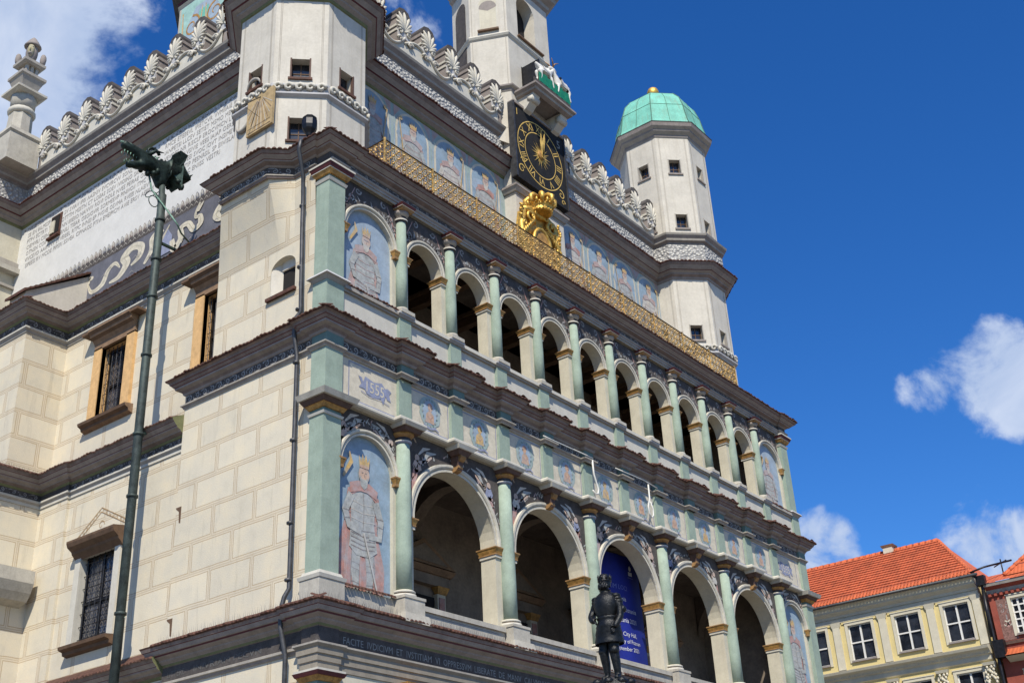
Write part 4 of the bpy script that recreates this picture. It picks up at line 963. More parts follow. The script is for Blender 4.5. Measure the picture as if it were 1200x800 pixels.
while y > 3.6:
    p.poly([(Y(y), 22.96), (Y(y - .23), 22.96), (Y(y - .21), 23.12), (Y(y - .12), 23.22), (Y(y - .03), 23.10)], rg.choice([GREYC, SLATEB, GREYC, FASC]))
    p.lay(.3); p.ribbon([(Y(y - .04), 22.9), (Y(y - .08), 23.12), (Y(y - .14), 23.16), (Y(y - .17), 23.0)], [.02, .06, .06, .03], WHITE); p.ribbon([(Y(y - .02), 22.76), (Y(y - .12), 22.86), (Y(y - .22), 22.76)], [.01, .05, .01], GREYL); p.lay(-.3); y -= .235
mb.build('serrated_band', TH, (1.3, 8, 22.8))
INK = mat('inscription_ink', (.42, .41, .41), .9, .25, 9, 0)
mb = MB(); p = Paint(mb, **side(1.294)).lay(); rg = random.Random(21)
def rowtxt(ya, yb, z, size, word=None):
    u = Y(ya)
    while u < Y(yb) - size:
        w = word or ''.join(rg.choice('IVNMTSEARCLPOVIEI') for _ in range(rg.choice([2, 4, 5, 6, 7, 8])))
        l = write(p, w, u, z, size, INK, .88)
        u += l + size * .38
        if word: break
for i in range(9):
    z = 25.95 - i * .262
    rowtxt(16.9 - rg.uniform(0, .15), 13.0 if i in (2, 3) and False else 9.55 + (.0 if i < 7 else 1.6), z, .245) if z > 24.2 else None
for i in range(8): z = 26.02 - i * .262; rowtxt(9.1 - (.0 if i < 6 else .8), 4.1 if i < 7 else 6.9, z, .245) if i < 7 else (rowtxt(8.2, 7.1, z, .245), rowtxt(6.9, 6, z, .25, 'VESTRI'))
x = 17.2
while x > 3.6: p.poly([(Y(x), 26.10), (Y(x - .11), 26.10), (Y(x - .055), 26.02)], GREYL); x -= .22
mb.build('painted_inscription', TH, (1.3, 8, 25))
# small splayed window in the inscribed wall
mb = MB(); mb.box(1.27, 1.31, 14.78, 15.42, 24.98, 25.86, TILE); mb.box(1.24, 1.272, 14.88, 15.34, 25.08, 25.78, DARKIN); mb.box(1.18, 1.31, 14.74, 15.46, 24.90, 24.98, TILE); mb.box(1.2, 1.26, 15.1, 15.34, 25.1, 25.6, CREAM); mb.build('window', TH, (1.3, 15.1, 25))

# ---- inscription over the ground storey
LET = mat('pale_lettering', (.30, .31, .31), .8, .15, 9, 0)
mb = MB(); p = Paint(mb, **front(-.017)).lay(); x = .72
for wd in 'FACITE IVDICIVM ET IVSTITIAM VI OPPRESSVM LIBERATE DE MANV CALVMNIATORIS'.split(): x += write(p, wd, x, 7.935, .215, LET, .92) + .13
mb.build('painted_inscription', TH, (6, 0, 8))
mb = MB(); p = Paint(mb, **side(-.017)).lay(); INK2 = mat('darkened_lettering', (.13, .13, .13), .8, .15, 9, 0); write(p, 'INIVRIAM PECVN', -4.05, 7.935, .20, INK2, .95, maxw=2.3); write(p, 'LITTERE', -5.0, 7.935, .20, INK2, .9); mb.build('painted_inscription', TH, (0, 3, 8))

# ---- side cornices
SM = [(-.9, 21), (-.9, 12), (.5, 12), (.5, 3.6)]
mb = MB(); mb.sweep(SM, [(0, 19.22), (.03, 19.24), (.03, 19.29), (.08, 19.35), (.10, 19.36), (.10, 19.41), (.02, 19.44)], [GREYL, GREYL, GREYL, GREYS, WHITE, WHITE]); mb.build('string_course', TH, (.5, 8, 19.4))
mb = MB(); mb.sweep(SM, [(.02, 19.43), (.02, 19.70)], SLATE, ends=False); mb.build('frieze', TH, (.5, 8, 19.6))
scrollpart('painted_frieze', side(.476), -12, -3.7, 19.45, 19.68, None, ORN, 41, .5, org=(.5, 8, 19.6)); scrollpart('painted_frieze', front(11.976), -.9, .48, 19.45, 19.68, None, ORN, 42, .45, org=(0, 12, 19.6)); scrollpart('painted_frieze', side(-.924), -21, -12, 19.45, 19.68, None, ORN, 43, .5, org=(-.9, 16, 19.6))
CPS = [(0, 19.68), (.04, 19.70), (.06, 19.75), (.16, 19.80), (.17, 19.83), (.28, 19.88), (.29, 19.91), (.305, 19.92), (.39, 20.0), (.40, 20.01), (.44, 20.07), (.46, 20.10), (-.8, 20.6)]
CMS = [OLIVE, OLIVE, FASC, GREYC, GREYC, GREYC, MAROON, GREYC, MAROON, FASC, FASC, TILE]
c_ = MB().sweep(SM, CPS, CMS).build('side_cornice', TH, (.5, 8, 20)); edge_tiles(SM, .46, 20.11).build('roof_tiles', c_, (.5, 8, 20.3))
SL = [(-1.75, 21), (-1.75, 11.5), (.02, 11.5), (.02, 10.15), (.1, 10.15), (.1, 5.2)]
mb = MB(); mb.sweep(SL, [(0, 13.70), (.03, 13.71), (.03, 13.79), (.07, 13.85), (.09, 13.86), (.09, 13.91), (.02, 13.94)], [GREYL, WHITE, GREYL, GREYS, WHITE, WHITE]); mb.build('string_course', TH, (.1, 8, 13.9))
mb = MB(); mb.sweep(SL, [(.02, 13.93), (.02, 14.12)], SLATE, ends=False); mb.build('frieze', TH, (.1, 8, 14.1))
scrollpart('painted_frieze', side(.076), -10.1, -5.25, 13.94, 14.11, None, ORN, 45, .35, org=(.1, 8, 14)); scrollpart('painted_frieze', front(11.476), -1.7, 0, 13.94, 14.11, None, ORN, 46, .35, org=(0, 11.5, 14))
CPL = [(o, z - 5.58) for o, z in CPS[:-1]] + [(-.42, 14.95)]
c_ = MB().sweep(SL, CPL, CMS).build('side_cornice', TH, (.1, 8, 14.5)); edge_tiles(SL, .46, 14.53).build('roof_tiles', c_, (.1, 8, 14.7))
o = spikes(SL[1:], .2, 14.65, .14, .08).build('bird_spikes', c_, (.1, 8, 14.8)); o['kind'] = 'stuff'
SG = [(.1, 11.5), (.1, 5.2)]
c_ = MB().sweep([(-1.75, 21), (-1.75, 11.5), (.1, 11.5), (.1, 5.2)], [(o, z - 11.7) for o, z in CPS[:-1]] + [(-.1, 8.8)], CMS).build('side_cornice', TH, (.1, 8, 8.5)); edge_tiles(SG, .46, 8.41).build('roof_tiles', c_, (.1, 8, 8.6))
# lean-to above the buttress
mb = MB(); mb.extr([(-.78, 12.6, 20.2), (1.3, 12.6, 20.2), (1.3, 12.6, 22.35), (-.78, 12.6, 20.95)], (0, .9, 0), PLAS)
le = mb.build('buttress_top', TH, (0, 12.6, 20.5)); mb = MB()
for i in range(13):
    t = i / 13; a = Vector((-.9, 0, 20.88)).lerp(Vector((1.3, 0, 22.44)), t); b = Vector((-.9, 0, 20.88)).lerp(Vector((1.3, 0, 22.44)), t + 1 / 12); mb.extr([(a.x, 12.5, a.z + .0), (b.x, 12.5, b.z + .0), (b.x, 12.5, b.z + .05), (a.x, 12.5, a.z + .10)], (0, 1.1, 0), TILE)
mb.build('roof_tiles', le, (0, 12.6, 21))
# stone bracket low on the far left buttress
mb = MB(); mb.extr([(-2.4, 10.9, 11.75), (-2.4, 10.9, 11.4), (-2.4, 11.0, 11.15), (-2.4, 11.15, 10.95), (-2.4, 11.5, 10.85), (-2.4, 11.5, 11.75)], (2.2, 0, 0), PEDW); mb.build('stone_bracket', TH, (-1.3, 11.2, 11.3))
mb = MB(); mb.box(-3.5, 1.31, 17.25, 17.4, 24.55, 24.72, GREYL).box(-3.5, 1.31, 17.1, 17.4, 24.25, 24.45, PEDW).box(-3.5, 1.31, 17.3, 17.4, 23.7, 23.8, GREYL); mb.build('string_course', TH, (0, 17.2, 24.4))

# ---- great cornice with patterned frieze, wrapping round the corner towers
OA = 1.77; OS = OA * .4142


def octo(cx, cy, a=OA, s=None): s = s or a * .4142; return [(cx - s, cy + a), (cx - a, cy + s), (cx - a, cy - s), (cx - s, cy - a), (cx + s, cy - a), (cx + a, cy - s), (cx + a, cy + s), (cx + s, cy + a)]


TL, TR = (1.15, 2.4), (22.55, 2.4)
oL, oR = octo(*TL), octo(*TR)
MP1 = [(-3.5, 17.4), (1.3, 17.4), (1.3, oL[0][1]), oL[0]] + oL[1:6] + [(oL[5][0], 2.4), (10.6, 2.4)]
MP2 = [(13.35, 2.4), (oR[2][0], 2.4)] + oR[2:8] + [(22.5, 6)]
GC = [(0, 26.22), (.04, 26.25), (.06, 26.32), (.17, 26.40), (.18, 26.45), (.30, 26.52), (.31, 26.55), (.335, 26.56), (.45, 26.68), (.465, 26.69), (.53, 26.79), (.55, 26.82), (.08, 26.99)]
GM = [OLIVE, OLIVE, GREYC, GREYC, GREYC, MAROON, MAROON, GREYC, FASC, FASC, MAROON, TILE]
GM2 = [GREYC, GREYC, FASC, GREYC, GREYC, MAROON, GREYC, GREYC, FASC, FASC, MAROON, TILE]


def white_frieze_mat():
    m = bpy.data.materials.new('carved_white_frieze'); m.use_nodes = True; t = m.node_tree; b = t.nodes['Principled BSDF']
    g = N(t, 'ShaderNodeNewGeometry'); v = N(t, 'ShaderNodeTexVoronoi', feature='F1', ins={'Scale': 8.5, 'Randomness': .85}); L(t, g.outputs['Position'], v.inputs['Vector'])
    r = N(t, 'ShaderNodeValToRGB'); e = r.color_ramp.elements; e[0].position = .18; e[0].color = (.58, .56, .50, 1); e[1].position = .52; e[1].color = (.30, .295, .285, 1); L(t, v.outputs['Distance'], r.inputs[0]); L(t, r.outputs[0], b.inputs['Base Color'])
    bp = N(t, 'ShaderNodeBump', ins={'Strength': .9, 'Distance': .08}); bp.invert = True; L(t, v.outputs['Distance'], bp.inputs['Height']); L(t, bp.outputs[0], b.inputs['Normal']); b.inputs['Roughness'].default_value = .85; return m


WFR = white_frieze_mat()
TC = [(.0, 27.84), (.05, 27.88), (.08, 27.95), (.18, 28.02), (.20, 28.10), (.30, 28.22), (.33, 28.30), (.0, 28.36)]
TM = [GREYC, GREYC, GREYC, GREYL, GREYC, GREYL, GREYC]
for i, mp_ in enumerate((MP1, MP2)):
    a = MB().sweep(mp_, GC, GM if i == 0 else GM2).build('great_cornice', TH, (6 + 12 * i, 3, 26.5)); edge_tiles(mp_[1:] if i == 0 else mp_, .55, 26.83, sp=.2).build('roof_tiles', a, (6, 3, 26.9))
    MB().sweep(mp_, [(.08, 26.98), (.10, 27.84)], WFR, ends=False).build('carved_frieze', TH, (6 + 12 * i, 3, 27.4))
    MB().sweep(mp_, TC, TM).build('crowning_cornice', TH, (6 + 12 * i, 3, 28.2))


# attic crest: palmette merlons on scrolls
def merlon(loc, ax):
    """loc=(x,y); ax='x' wall runs along y (faces -x), 'y' wall runs along x (faces -y)"""
    def G(u, dep, z): return (loc[0] + dep, loc[1] - u, z) if ax == 'x' else (loc[0] + u, loc[1] + dep, z)
    mb = MB(); zb, zt = 28.3, 29.95
    def bx(u0, u1, d0, d1, z0, z1, m):
        vs = [G(u, d, z) for z in (z0, z1) for u, d in ((u0, d0), (u1, d0), (u1, d1), (u0, d1))]; mb.add(vs, [(0, 1, 5, 4), (1, 2, 6, 5), (2, 3, 7, 6), (3, 0, 4, 7), (4, 5, 6, 7), (3, 2, 1, 0)], m)
    bx(-.30, .30, .06, 1.06, zb, zt, GREYC)
    for z in (29.14, 29.34): bx(-.335, .335, .04, 1.09, z, z + .085, WHITE)
    bx(-.335, .335, .04, 1.09, 29.72, 29.84, GREYC)
    pts = [(-.32, 29.84), (.32, 29.84), (.33, 29.95), (.22, 30.16), (0, 30.24), (-.22, 30.16), (-.33, 29.95)]
    mb.extr([G(u, .0, z) for u, z in pts], Vector(G(0, 1.12, 0)) - Vector(G(0, .0, 0)), BLACKM if False else SLATE)
    a = mb.build('merlon', TH, (loc[0], loc[1], zb)); mb = MB()
    # palmette: shell of ribbed lobes lying flat on the block's face
    for k, ln in zip(range(-4, 5), (.34, .47, .62, .76, .84, .76, .62, .47, .34)):
        t = k * R(17.5); n = 5
        pts = [G(math.sin(t) * ln * .92 * j / n + (.04 * math.copysign(1, k) if k else 0) * (j / n) ** 3, .015 - .055 * math.sin(PI * j / n * .9), 29.22 + math.cos(t) * ln * j / n) for j in range(n + 1)]
        mb.tube(pts, [.025, .038, .05, .058, .056, .02], WHITE, 6)
    for s in (-1, 1): mb.tube([G(s * (.19 + .07 * math.cos(q)), -.03, 29.16 + .07 * math.sin(q)) for q in [PI * 1.7 * j / 8 for j in range(9)]], .036, WHITE, 5)
    mb.extr([G(-.27, .0, 28.95), G(.27, .0, 28.95), G(.28, .0, 29.75), G(.17, .0, 30.05), G(-.17, .0, 30.05), G(-.28, .0, 29.75)], Vector(G(0, .06, 0)) - Vector(G(0, 0, 0)), GREYS)
    mb.build('palmette', a, (loc[0], loc[1], 29.3)); return a


def crest_scroll(loc, ax, per, kind):
    def G(u, dep, z): return (loc[0] + dep, loc[1] - u, z) if ax == 'x' else (loc[0] + u, loc[1] + dep, z)
    mb = MB(); h = per / 2; n = 14
    # parapet outline between two merlons: swag (0) or hump (1)
    if kind: crv = [(-h + per * i / n, 28.72 + .30 * math.sin(PI * i / n)) for i in range(n + 1)]
    else: crv = [(-h + per * i / n, 28.72 + .22 * (abs(2 * i / n - 1)) ** 2 - .26 * math.sin(PI * i / n)) for i in range(n + 1)]
    for a, b in zip(crv, crv[1:]):
        mb.add([G(a[0], .0, 28.3), G(b[0], .0, 28.3), G(b[0], .0, b[1]), G(a[0], .0, a[1])], [(0, 1, 2, 3)], WHITE); mb.add([G(a[0], .0, a[1]), G(b[0], .0, b[1]), G(b[0], .35, b[1]), G(a[0], .35, a[1])], [(0, 1, 2, 3)], GREYC)
    mb.tube([G(u, -.03, z) for u, z in crv], .05, WHITE, 6)
    for s in (-1, 1):
        c0 = (s * (h - .24), 28.74); mb.tube([G(c0[0] + (.14 - .011 * j) * math.cos(-s * j * .62 + (PI if s > 0 else 0)), -.07, c0[1] + (.14 - .011 * j) * math.sin(j * .62)) for j in range(12)], [.05 - .003 * j for j in range(12)], WHITE, 6)
        mb.ell(G(c0[0], -.06, c0[1]), (.07, .07, .07), GREYL, 6, 4)
    mb.build('crest_scroll', TH, (loc[0], loc[1], 28.6))


sp_ = 1.262; ys = [16.35 - sp_ * i for i in range(9)]
m0 = merlon((1.05, ys[0]), 'x')
for y in ys[1:]: dup(m0, TH, (0, y - ys[0], 0))
for i in range(8): crest_scroll((1.05, (ys[i] + ys[i + 1]) / 2), 'x', sp_, (i + 1) % 2)
fx = [4.05 - .05 + 1.225 * i for i in range(6)]; f2 = [14.55 + 1.2 * i for i in range(6)]
m1 = merlon((fx[0], 2.15), 'y')
for x in fx[1:] + f2: dup(m1, TH, (x - fx[0], 0, 0))
for g_ in (fx, f2):
    for i in range(5): crest_scroll(((g_[i] + g_[i + 1]) / 2, 2.15), 'y', g_[1] - g_[0], i % 2)


# ---- corner towers
def tower(c, z0, zt, full):
    cx, cy = c; O = octo(cx, cy); s = 2 * OS; wz = [(21.35, 22.1), (23.45, 24.12), (28.72, 29.42), (31.5, 32.22)]
    mb = MB()
    for i in range(8):
        A, B = O[i], O[(i + 1) % 8]
        if i in (1, 2, 3): hl = [(s / 2 - .25 + (.0), s / 2 + .25, a, b) for a, b in (wz if i == 2 else wz[1:])]; holed(mb, A, B, z0, zt, hl, .3, PLAS, PLAS)
        else: mb.add([(A[0], A[1], z0), (B[0], B[1], z0), (B[0], B[1], zt), (A[0], A[1], zt)], [(0, 1, 2, 3)], PLAS)
    t = mb.build('corner_tower', TH, (cx, cy, z0))
    mb = MB()    # painted corner strips
    for i in range(1, 6):
        v = Vector(O[i]); 
        for o2 in (O[i - 1], O[(i + 1) % 8]):
            d = (Vector(o2) - v).normalized(); 
            nn = (Vector((cx, cy)) - (v + Vector(o2)) / 2).normalized() * -.006
            for k in (.13, .165):
                a = v + d * k + nn; b = v + d * (k + .014) + nn; mb.add([(a.x, a.y, z0), (b.x, b.y, z0), (b.x, b.y, zt), (a.x, a.y, zt)], [(0, 1, 2, 3)] , GREYL)
    mb.build('corner_strip', t, (cx, cy, z0))
    for i in (1, 2, 3):
        A, B = Vector(O[i]), Vector(O[(i + 1) % 8]); d = (B - A).normalized(); nin = Vector((-d.y, d.x)); mid = (A + B) / 2
        for a, b in (wz if i == 2 else wz[1:]):
            w = MB(); q = [mid + d * k for k in (-.25, .25)]
            P = lambda k, dep, z: (mid.x + d.x * k + nin.x * dep, mid.y + d.y * k + nin.y * dep, z)
            w.add([P(-.25, .26, a), P(.25, .26, a), P(.25, .26, b), P(-.25, .26, b)], [(0, 1, 2, 3)], GLASS)
            for k in (-.235, 0, .235): w.extr([P(k - .014, .24, a), P(k + .014, .24, a), P(k + .014, .24, b), P(k - .014, .24, b)], (nin.x * .02, nin.y * .02, 0), BROWN)
            w.extr([P(-.25, .24, (a + b) / 2 - .012), P(.25, .24, (a + b) / 2 - .012), P(.25, .24, (a + b) / 2 + .012), P(-.25, .24, (a + b) / 2 + .012)], (nin.x * .02, nin.y * .02, 0), BROWN)
            for k in (-.262, .262): w.extr([P(k - .022, -.012, a), P(k + .022, -.012, a), P(k + .022, -.012, b + .03), P(k - .022, -.012, b + .03)], (nin.x * .1, nin.y * .1, 0), TILEB if c == TL else GREYL)
            w.extr([P(-.33, -.06, a - .07), P(.33, -.06, a - .07), P(.33, -.06, a), P(-.33, -.06, a)], (nin.x * .2, nin.y * .2, 0), TILE if c == TL else GREYC); w.build('window', t, (mid.x, mid.y, a))
    # ring of running-dog scrolls
    mb = MB().sweep(O, [(.0, 22.78), (.10, 22.85), (.10, 22.9), (.04, 22.95), (.04, 23.22), (.0, 23.26)], GREYS, closed=True)
    for i in range(0, 7):
        A, B = Vector(O[i]), Vector(O[(i + 1) % 8]); d = (B - A).normalized(); nin = Vector((-d.y, d.x)); n = 5; st = s / n
        for k in range(n):
            c0 = A + d * st * (k + .5)
            pts = []
            for j in range(10):
                a_ = j * .72; r_ = .135 - .011 * j; q = c0 + d * r_ * math.cos(a_) - nin * .10; pts.append((q.x, q.y, 23.06 + r_ * math.sin(a_)))
            mb.tube(pts, [.065 - .003 * j for j in range(10)], WHITE, 5)
    mb.build('scroll_ring', t, (cx, cy, 23))
    e = MB().sweep(O, [(0, 33.35), (.04, 33.4), (.06, 33.5), (.20, 33.62), (.22, 33.7), (.34, 33.8), (.38, 33.95), (.40, 34.0), (.25, 34.04), (.2, 34.04)], [GREYL, GREYC, GREYL, GREYC, GREYL, GREYC, SLATE, COPSEAM, COPPER], closed=True).build('eaves', t, (cx, cy, 33.8))
    pr = [(.27, 34.03), (.17, 34.30), (.08, 34.75), (.0, 35.25), (-.17, 35.8), (-.5, 36.25), (-.95, 36.55), (-1.35, 36.68), (-1.72, 36.72)]
    dm = MB().sweep(O, pr, COPPER, closed=True).build('dome', t, (cx, cy, 35)); mb = MB()
    for i in range(8):
        v = Vector(O[i]) - Vector((cx, cy)); u = v.normalized(); mb.tube([(cx + v.x + u.x * (o * 1.082 + .006), cy + v.y + u.y * (o * 1.082 + .006), z) for o, z in pr], .022, COPSEAM, 5)
        v2 = (Vector(O[i]) + Vector(O[(i + 1) % 8])) / 2 - Vector((cx, cy)); u2 = v2.normalized()
        mb.tube([(cx + v2.x + u2.x * (o + .006), cy + v2.y + u2.y * (o + .006), z) for o, z in pr], .012, COPSEAM, 4)
    for k in (3, 5):
        o, z = pr[k]; ring = octo(cx, cy, OA + o + .005); mb.tube([(x, y, z) for x, y in ring + ring[:1]], .012, COPSEAM, 4)
    mb.build('dome_seams', dm, (cx, cy, 35))
    MB().lathe((cx, cy), [(.12, 36.7), (.16, 36.78), (.07, 36.85), (.07, 36.95), (.16, 37.0), (.25, 37.12), (.28, 37.28), (.22, 37.45), (.08, 37.54), (.02, 37.56)], GOLD, 14).build('gilded_ball', dm, (cx, cy, 37)); return t


tower(TR, 20.9, 33.4, True); tower(TL, 20.2, 33.4, True)
# sundial and ornaments on the side face of the near tower
XF = TL[0] - OA
mb = MB(); mb.box(XF - .11, XF - .03, 1.50, 2.52, 21.78, 23.02, SUNST)
p = Paint(mb, **side(XF - .112)).lay(); rg = random.Random(2)
for k in range(15):
    t = R(200 + 140 * k / 14); r1 = 1.05; a = (Y(2.0) + .0, 22.86); e = (a[0] + r1 * math.cos(t) * .5, a[1] + r1 * math.sin(t)); p.ribbon([(a[0] + .12 * math.cos(t), a[1] + .12 * math.sin(t)), e], [.012, .022], BROWNL if k % 2 else MWHITE)
p.ribbon([(Y(2.46), 21.84), (Y(1.56), 21.84)], .02, BROWN); p.ribbon([(Y(2.46), 21.98), (Y(1.56), 21.98)], .014, BROWN)
sdl = mb.build('sundial', TH, (XF, 2, 22)); MB().tube([(XF - .1, 2.0, 22.9), (XF - .62, 2.1, 22.35)], .014, BLACKM, 5).tube([(XF - .62, 2.1, 22.35), (XF - .1, 2.0, 22.2)], .008, BLACKM, 4).build('gnomon', sdl, (XF, 2, 22.6))
mb = MB(); mb.tube([(XF - .06, 2.78 + .24 * math.cos(t), 22.45 + .30 * math.sin(t)) for t in [PI * (1.0 + .95 * j / 10) for j in range(11)]], [.01 + .05 * math.sin(PI * j / 10) for j in range(11)], GREYL, 6)
mb.tube([(XF - .08, 2.36 + .26 * math.cos(t), 23.42 + .26 * math.sin(t)) for t in [PI * (.02 + .95 * j / 10) for j in range(11)]], [.01 + .05 * math.sin(PI * j / 10) for j in range(11)], GREYL, 6); mb.build('crescent_ornament', TH, (XF, 2.5, 23))
# buttress pinnacle far left with a carved head
PX, PY = .42, 17.15
mb = MB(); q = PI / 4; k2 = 1.4142
mb.lathe((PX, PY), [(.68 * k2, 28.3), (.68 * k2, 29.25), (.66 * k2, 29.3), (.74 * k2, 29.36), (.70 * k2, 29.5), (.45 * k2, 29.62)], PEDW, 4, False, q)
mb.lathe((PX, PY), [(.50, 29.6), (.47, 30.35)], PEDW, 8, False, PI / 8); mb.lathe((PX, PY), [(.50, 30.35), (.56, 30.42), (.56, 30.5), (.50, 30.56)], WHITE, 16); mb.lathe((PX, PY), [(.48, 30.56), (.50, 30.9), (.52, 31.05)], PEDW, 14)
mb.lathe((PX, PY), [(.52 * k2, 31.05), (.66 * k2, 31.12), (.66 * k2, 31.2), (.36 * k2, 31.3)], PEDW, 4, False, q); mb.lathe((PX, PY), [(.30 * k2, 31.28), (.50 * k2, 31.72), (.56 * k2, 31.76), (.56 * k2, 31.86), (.3 * k2, 31.9)], GREYL, 4, False, q)
for dx in (-.22, 0, .22):
    for dy in (-.22, .22): mb.box(PX + dx - .06, PX + dx + .06, PY + dy - .06, PY + dy + .06, 31.88, 32.3, PEDW)
mb.lathe((PX, PY), [(.38 * k2, 32.28), (.48 * k2, 32.34), (.48 * k2, 32.44), (.2 * k2, 32.5)], GREYL, 4, False, q)
mb.v = [(PX + (v[0] - PX) * .90, PY + (v[1] - PY) * .90, 28.3 + (v[2] - 28.3) * 1.17) for v in mb.v]; pn = mb.build('pinnacle', TH, (PX, PY, 28.3)); mb = MB()
mb.ell((PX, PY, 32.95), (.25, .25, .42), GREYC, 12, 8); mb.ell((PX - .13, PY - .15, 32.98), (.15, .15, .26), MTAUPE, 10, 7); mb.ell((PX - .24, PY - .26, 32.95), (.04, .04, .08), MTAUPE, 6, 4); mb.ell((PX - .2, PY - .22, 32.80), (.08, .08, .05), GREYC, 6, 4)
for a in (-.07, .07): mb.ell((PX - .2 + a, PY - .2 - a, 33.06), (.03, .03, .025), BLACKM, 6, 4)
mb.lathe((PX, PY), [(.33, 33.18), (.36, 33.22), (.30, 33.30), (.22, 33.42), (.10, 33.56), (.03, 33.62)], GREYC, 14)
for s in (-1, 1): mb.ell((PX + s * .36, PY - s * .36, 32.68), (.14, .14, .24), GREYC, 8, 6)
mb.v = [(PX + (v[0] - PX) * .9, PY + (v[1] - PY) * .9, 28.3 + (v[2] - 28.3) * 1.17) for v in mb.v]; mb.build('carved_head', pn, (PX, PY, 33))
# octagonal great tower behind, painted turquoise with gilt tracery
GT = octo(13.75, 18.45, 4.7); mb = MB().prism(GT, 28, 47, PEDW)
TQ = mat('turquoise_wall_paint', (.36, .58, .55), .85, .12, 2, .1)
p = Paint(mb, **side(9.05 - .004)).lay(2); y0_, y1_ = 20.25, 16.75; cpos = 18.45; p.poly([(Y(y0_), 28), (Y(y1_), 28), (Y(y1_), 43.8), (Y(y0_), 43.8)], TQ); p.lay()
p.poly([(Y(19.7), 40.1), (Y(17.2), 40.1), (Y(17.2), 42.3), (Y(17.8), 43.3), (Y(19.1), 43.3), (Y(19.7), 42.3)], SKYB2); p.lay()
p.poly([(Y(18.8), 39.9), (Y(18.1), 39.9), (Y(18.1), 42.9), (Y(18.8), 42.9)], COPPER); p.lay()
for s in (-1, 1):
    p.spiral((Y(cpos) + s * .85, 42.2), .65, 1.4, PI / 2, .13, GOLDP, s); p.spiral((Y(cpos) + s * 1.2, 40.6), .42, 1.2, 0, .10, GOLDP, -s); p.ribbon([(Y(cpos) + s * .1, 40.1), (Y(cpos) + s * .25, 41.4), (Y(cpos) + s * .12, 43.1)], [.05, .16, .05], MGOLD)
    p.ribbon([(Y(cpos) + s * 1.62, 39.4), (Y(cpos) + s * 1.5, 41.4), (Y(cpos) + s * 1.62, 43.4)], [.08, .14, .08], MGOLD)
mb.build('great_tower', TH, (13.75, 18.45, 28)); MB().sweep(GT, [(0, 43.9), (.1, 44.0), (.12, 44.2), (.4, 44.4), (.45, 44.7), (.0, 45)], [WHITE, MAROON, SLATE, SLATE, TILEB], closed=True).build('tower_cornice', TH, (13.75, 18.45, 42))

# ---- clock tower
F0 = 1.9; KP = [(10.62, 4.5), (10.05, 3.2), (10.70, F0), (13.38, F0), (13.98, 3.2), (13.4, 4.5)]
mb = MB(); mb.box(10.60, 13.42, F0, 2.45, 20.9, 28.4, PLAS); n = len(KP)
for i in range(n):
    A, B = KP[i], KP[(i + 1) % n]; a = Vector(A); b = Vector(B); ln = (b - a).length
    if i == 2:
        holed(mb, A, B, 28.2, 33.0, [(.72, 2.2, 30.2, 31.55)], .5, PLAS, PLAS, DARKIN)
        c, r = ln / 2 - .12, .56; arcade_x = (A[0])
        arcade(mb, [(A[0], B[0], A[0] + c, r, 33.0, 34.6)], F0, F0 + .5, 36, PLAS, PLAS, 12)
    else: mb.add([(A[0], A[1], 28.2), (B[0], B[1], 28.2), (B[0], B[1], 36), (A[0], A[1], 36)], [(0, 1, 2, 3)], PLAS)
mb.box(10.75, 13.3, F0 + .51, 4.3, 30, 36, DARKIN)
mb.add([(10.62, F0, 27.5), (9.95, 3.0, 28.25), (10.62, 3.0, 28.25), (10.62, F0, 28.25), (9.95, 3.0, 28.3), (10.62, F0 - .02, 28.3)], [(0, 1, 2), (0, 3, 1), (1, 3, 5, 4)], PLAS)
ct = mb.build('clock_tower', TH, (12, 3, 21))
MB().sweep(KP, [(0, 29.95), (.03, 30.0), (.05, 30.08), (.14, 30.14), (.15, 30.2), (.0, 30.26)], [GREYL, GREYC, GREYL, GREYC, GREYL]).build('string_course', ct, (12, 3, 30))
MB().sweep(KP, [(0, 32.55), (.06, 32.6), (.10, 32.68), (.06, 32.76), (.0, 32.8)], WHITE).build('string_course', ct, (12, 3, 32.7))
MB().sweep(KP, [(0, 35.5), (.1, 35.6), (.12, 35.75), (.34, 35.9), (.38, 36.05), (.5, 36.15), (.5, 36.25), (0, 36.4)], [GREYC, GREYL, GREYC, GREYL, GREYC, SLATE, SLATE]).build('eaves', ct, (12, 3, 36))
MB().box(10.60 - .02, 13.44, F0 - .02, 2.43, 25.42, 25.5, GREYL).tbox(10.45, 13.58, F0 - .15, 2.44, 25.5, 25.66, GREYL, .08).box(10.43, 13.60, F0 - .17, 2.44, 25.66, 25.74, GREYC).build('string_course', ct, (12, 2, 25.6))
# blind niche on the left facet
A, B = Vector(KP[1]), Vector(KP[2]); d = (B - A).normalized(); nn = Vector((d.y, -d.x)); mb = MB(); p = Paint(mb, (A.x + nn.x * .01, A.y + nn.y * .01, 0), (d.x, d.y, 0), (0, 0, 1), (nn.x, nn.y, 0)); w = (B - A).length
p.poly([(w * .26, 33.0), (w * .74, 33.0), (w * .74, 34.3)] + [(w / 2 + w * .24 * math.cos(PI * i / 8), 34.3 + w * .24 * math.sin(PI * i / 8)) for i in range(9)] + [(w * .26, 34.3)], CREAM); p.lay()
p.poly([(w / 2 + w * .24 * math.cos(PI * i / 8), 34.1 + w * .24 * math.sin(PI * i / 8)) for i in range(9)] + [(w / 2, 33.95)], GREYC)
for s in (.26, .74): p.ribbon([(w * s, 33.0), (w * s, 34.3)], .05, WHITE)
for s in (.06, .94): p.ribbon([(w * s, 30.3), (w * s, 35.5)], .02, GREYL)
mb.extr([p.P(w * .22, 32.93), p.P(w * .78, 32.93), p.P(w * .78, 33.0), p.P(w * .22, 33.0)], (nn.x * .1, nn.y * .1, 0), BROWN); mb.build('blind_niche', ct, (A.x, A.y, 33))
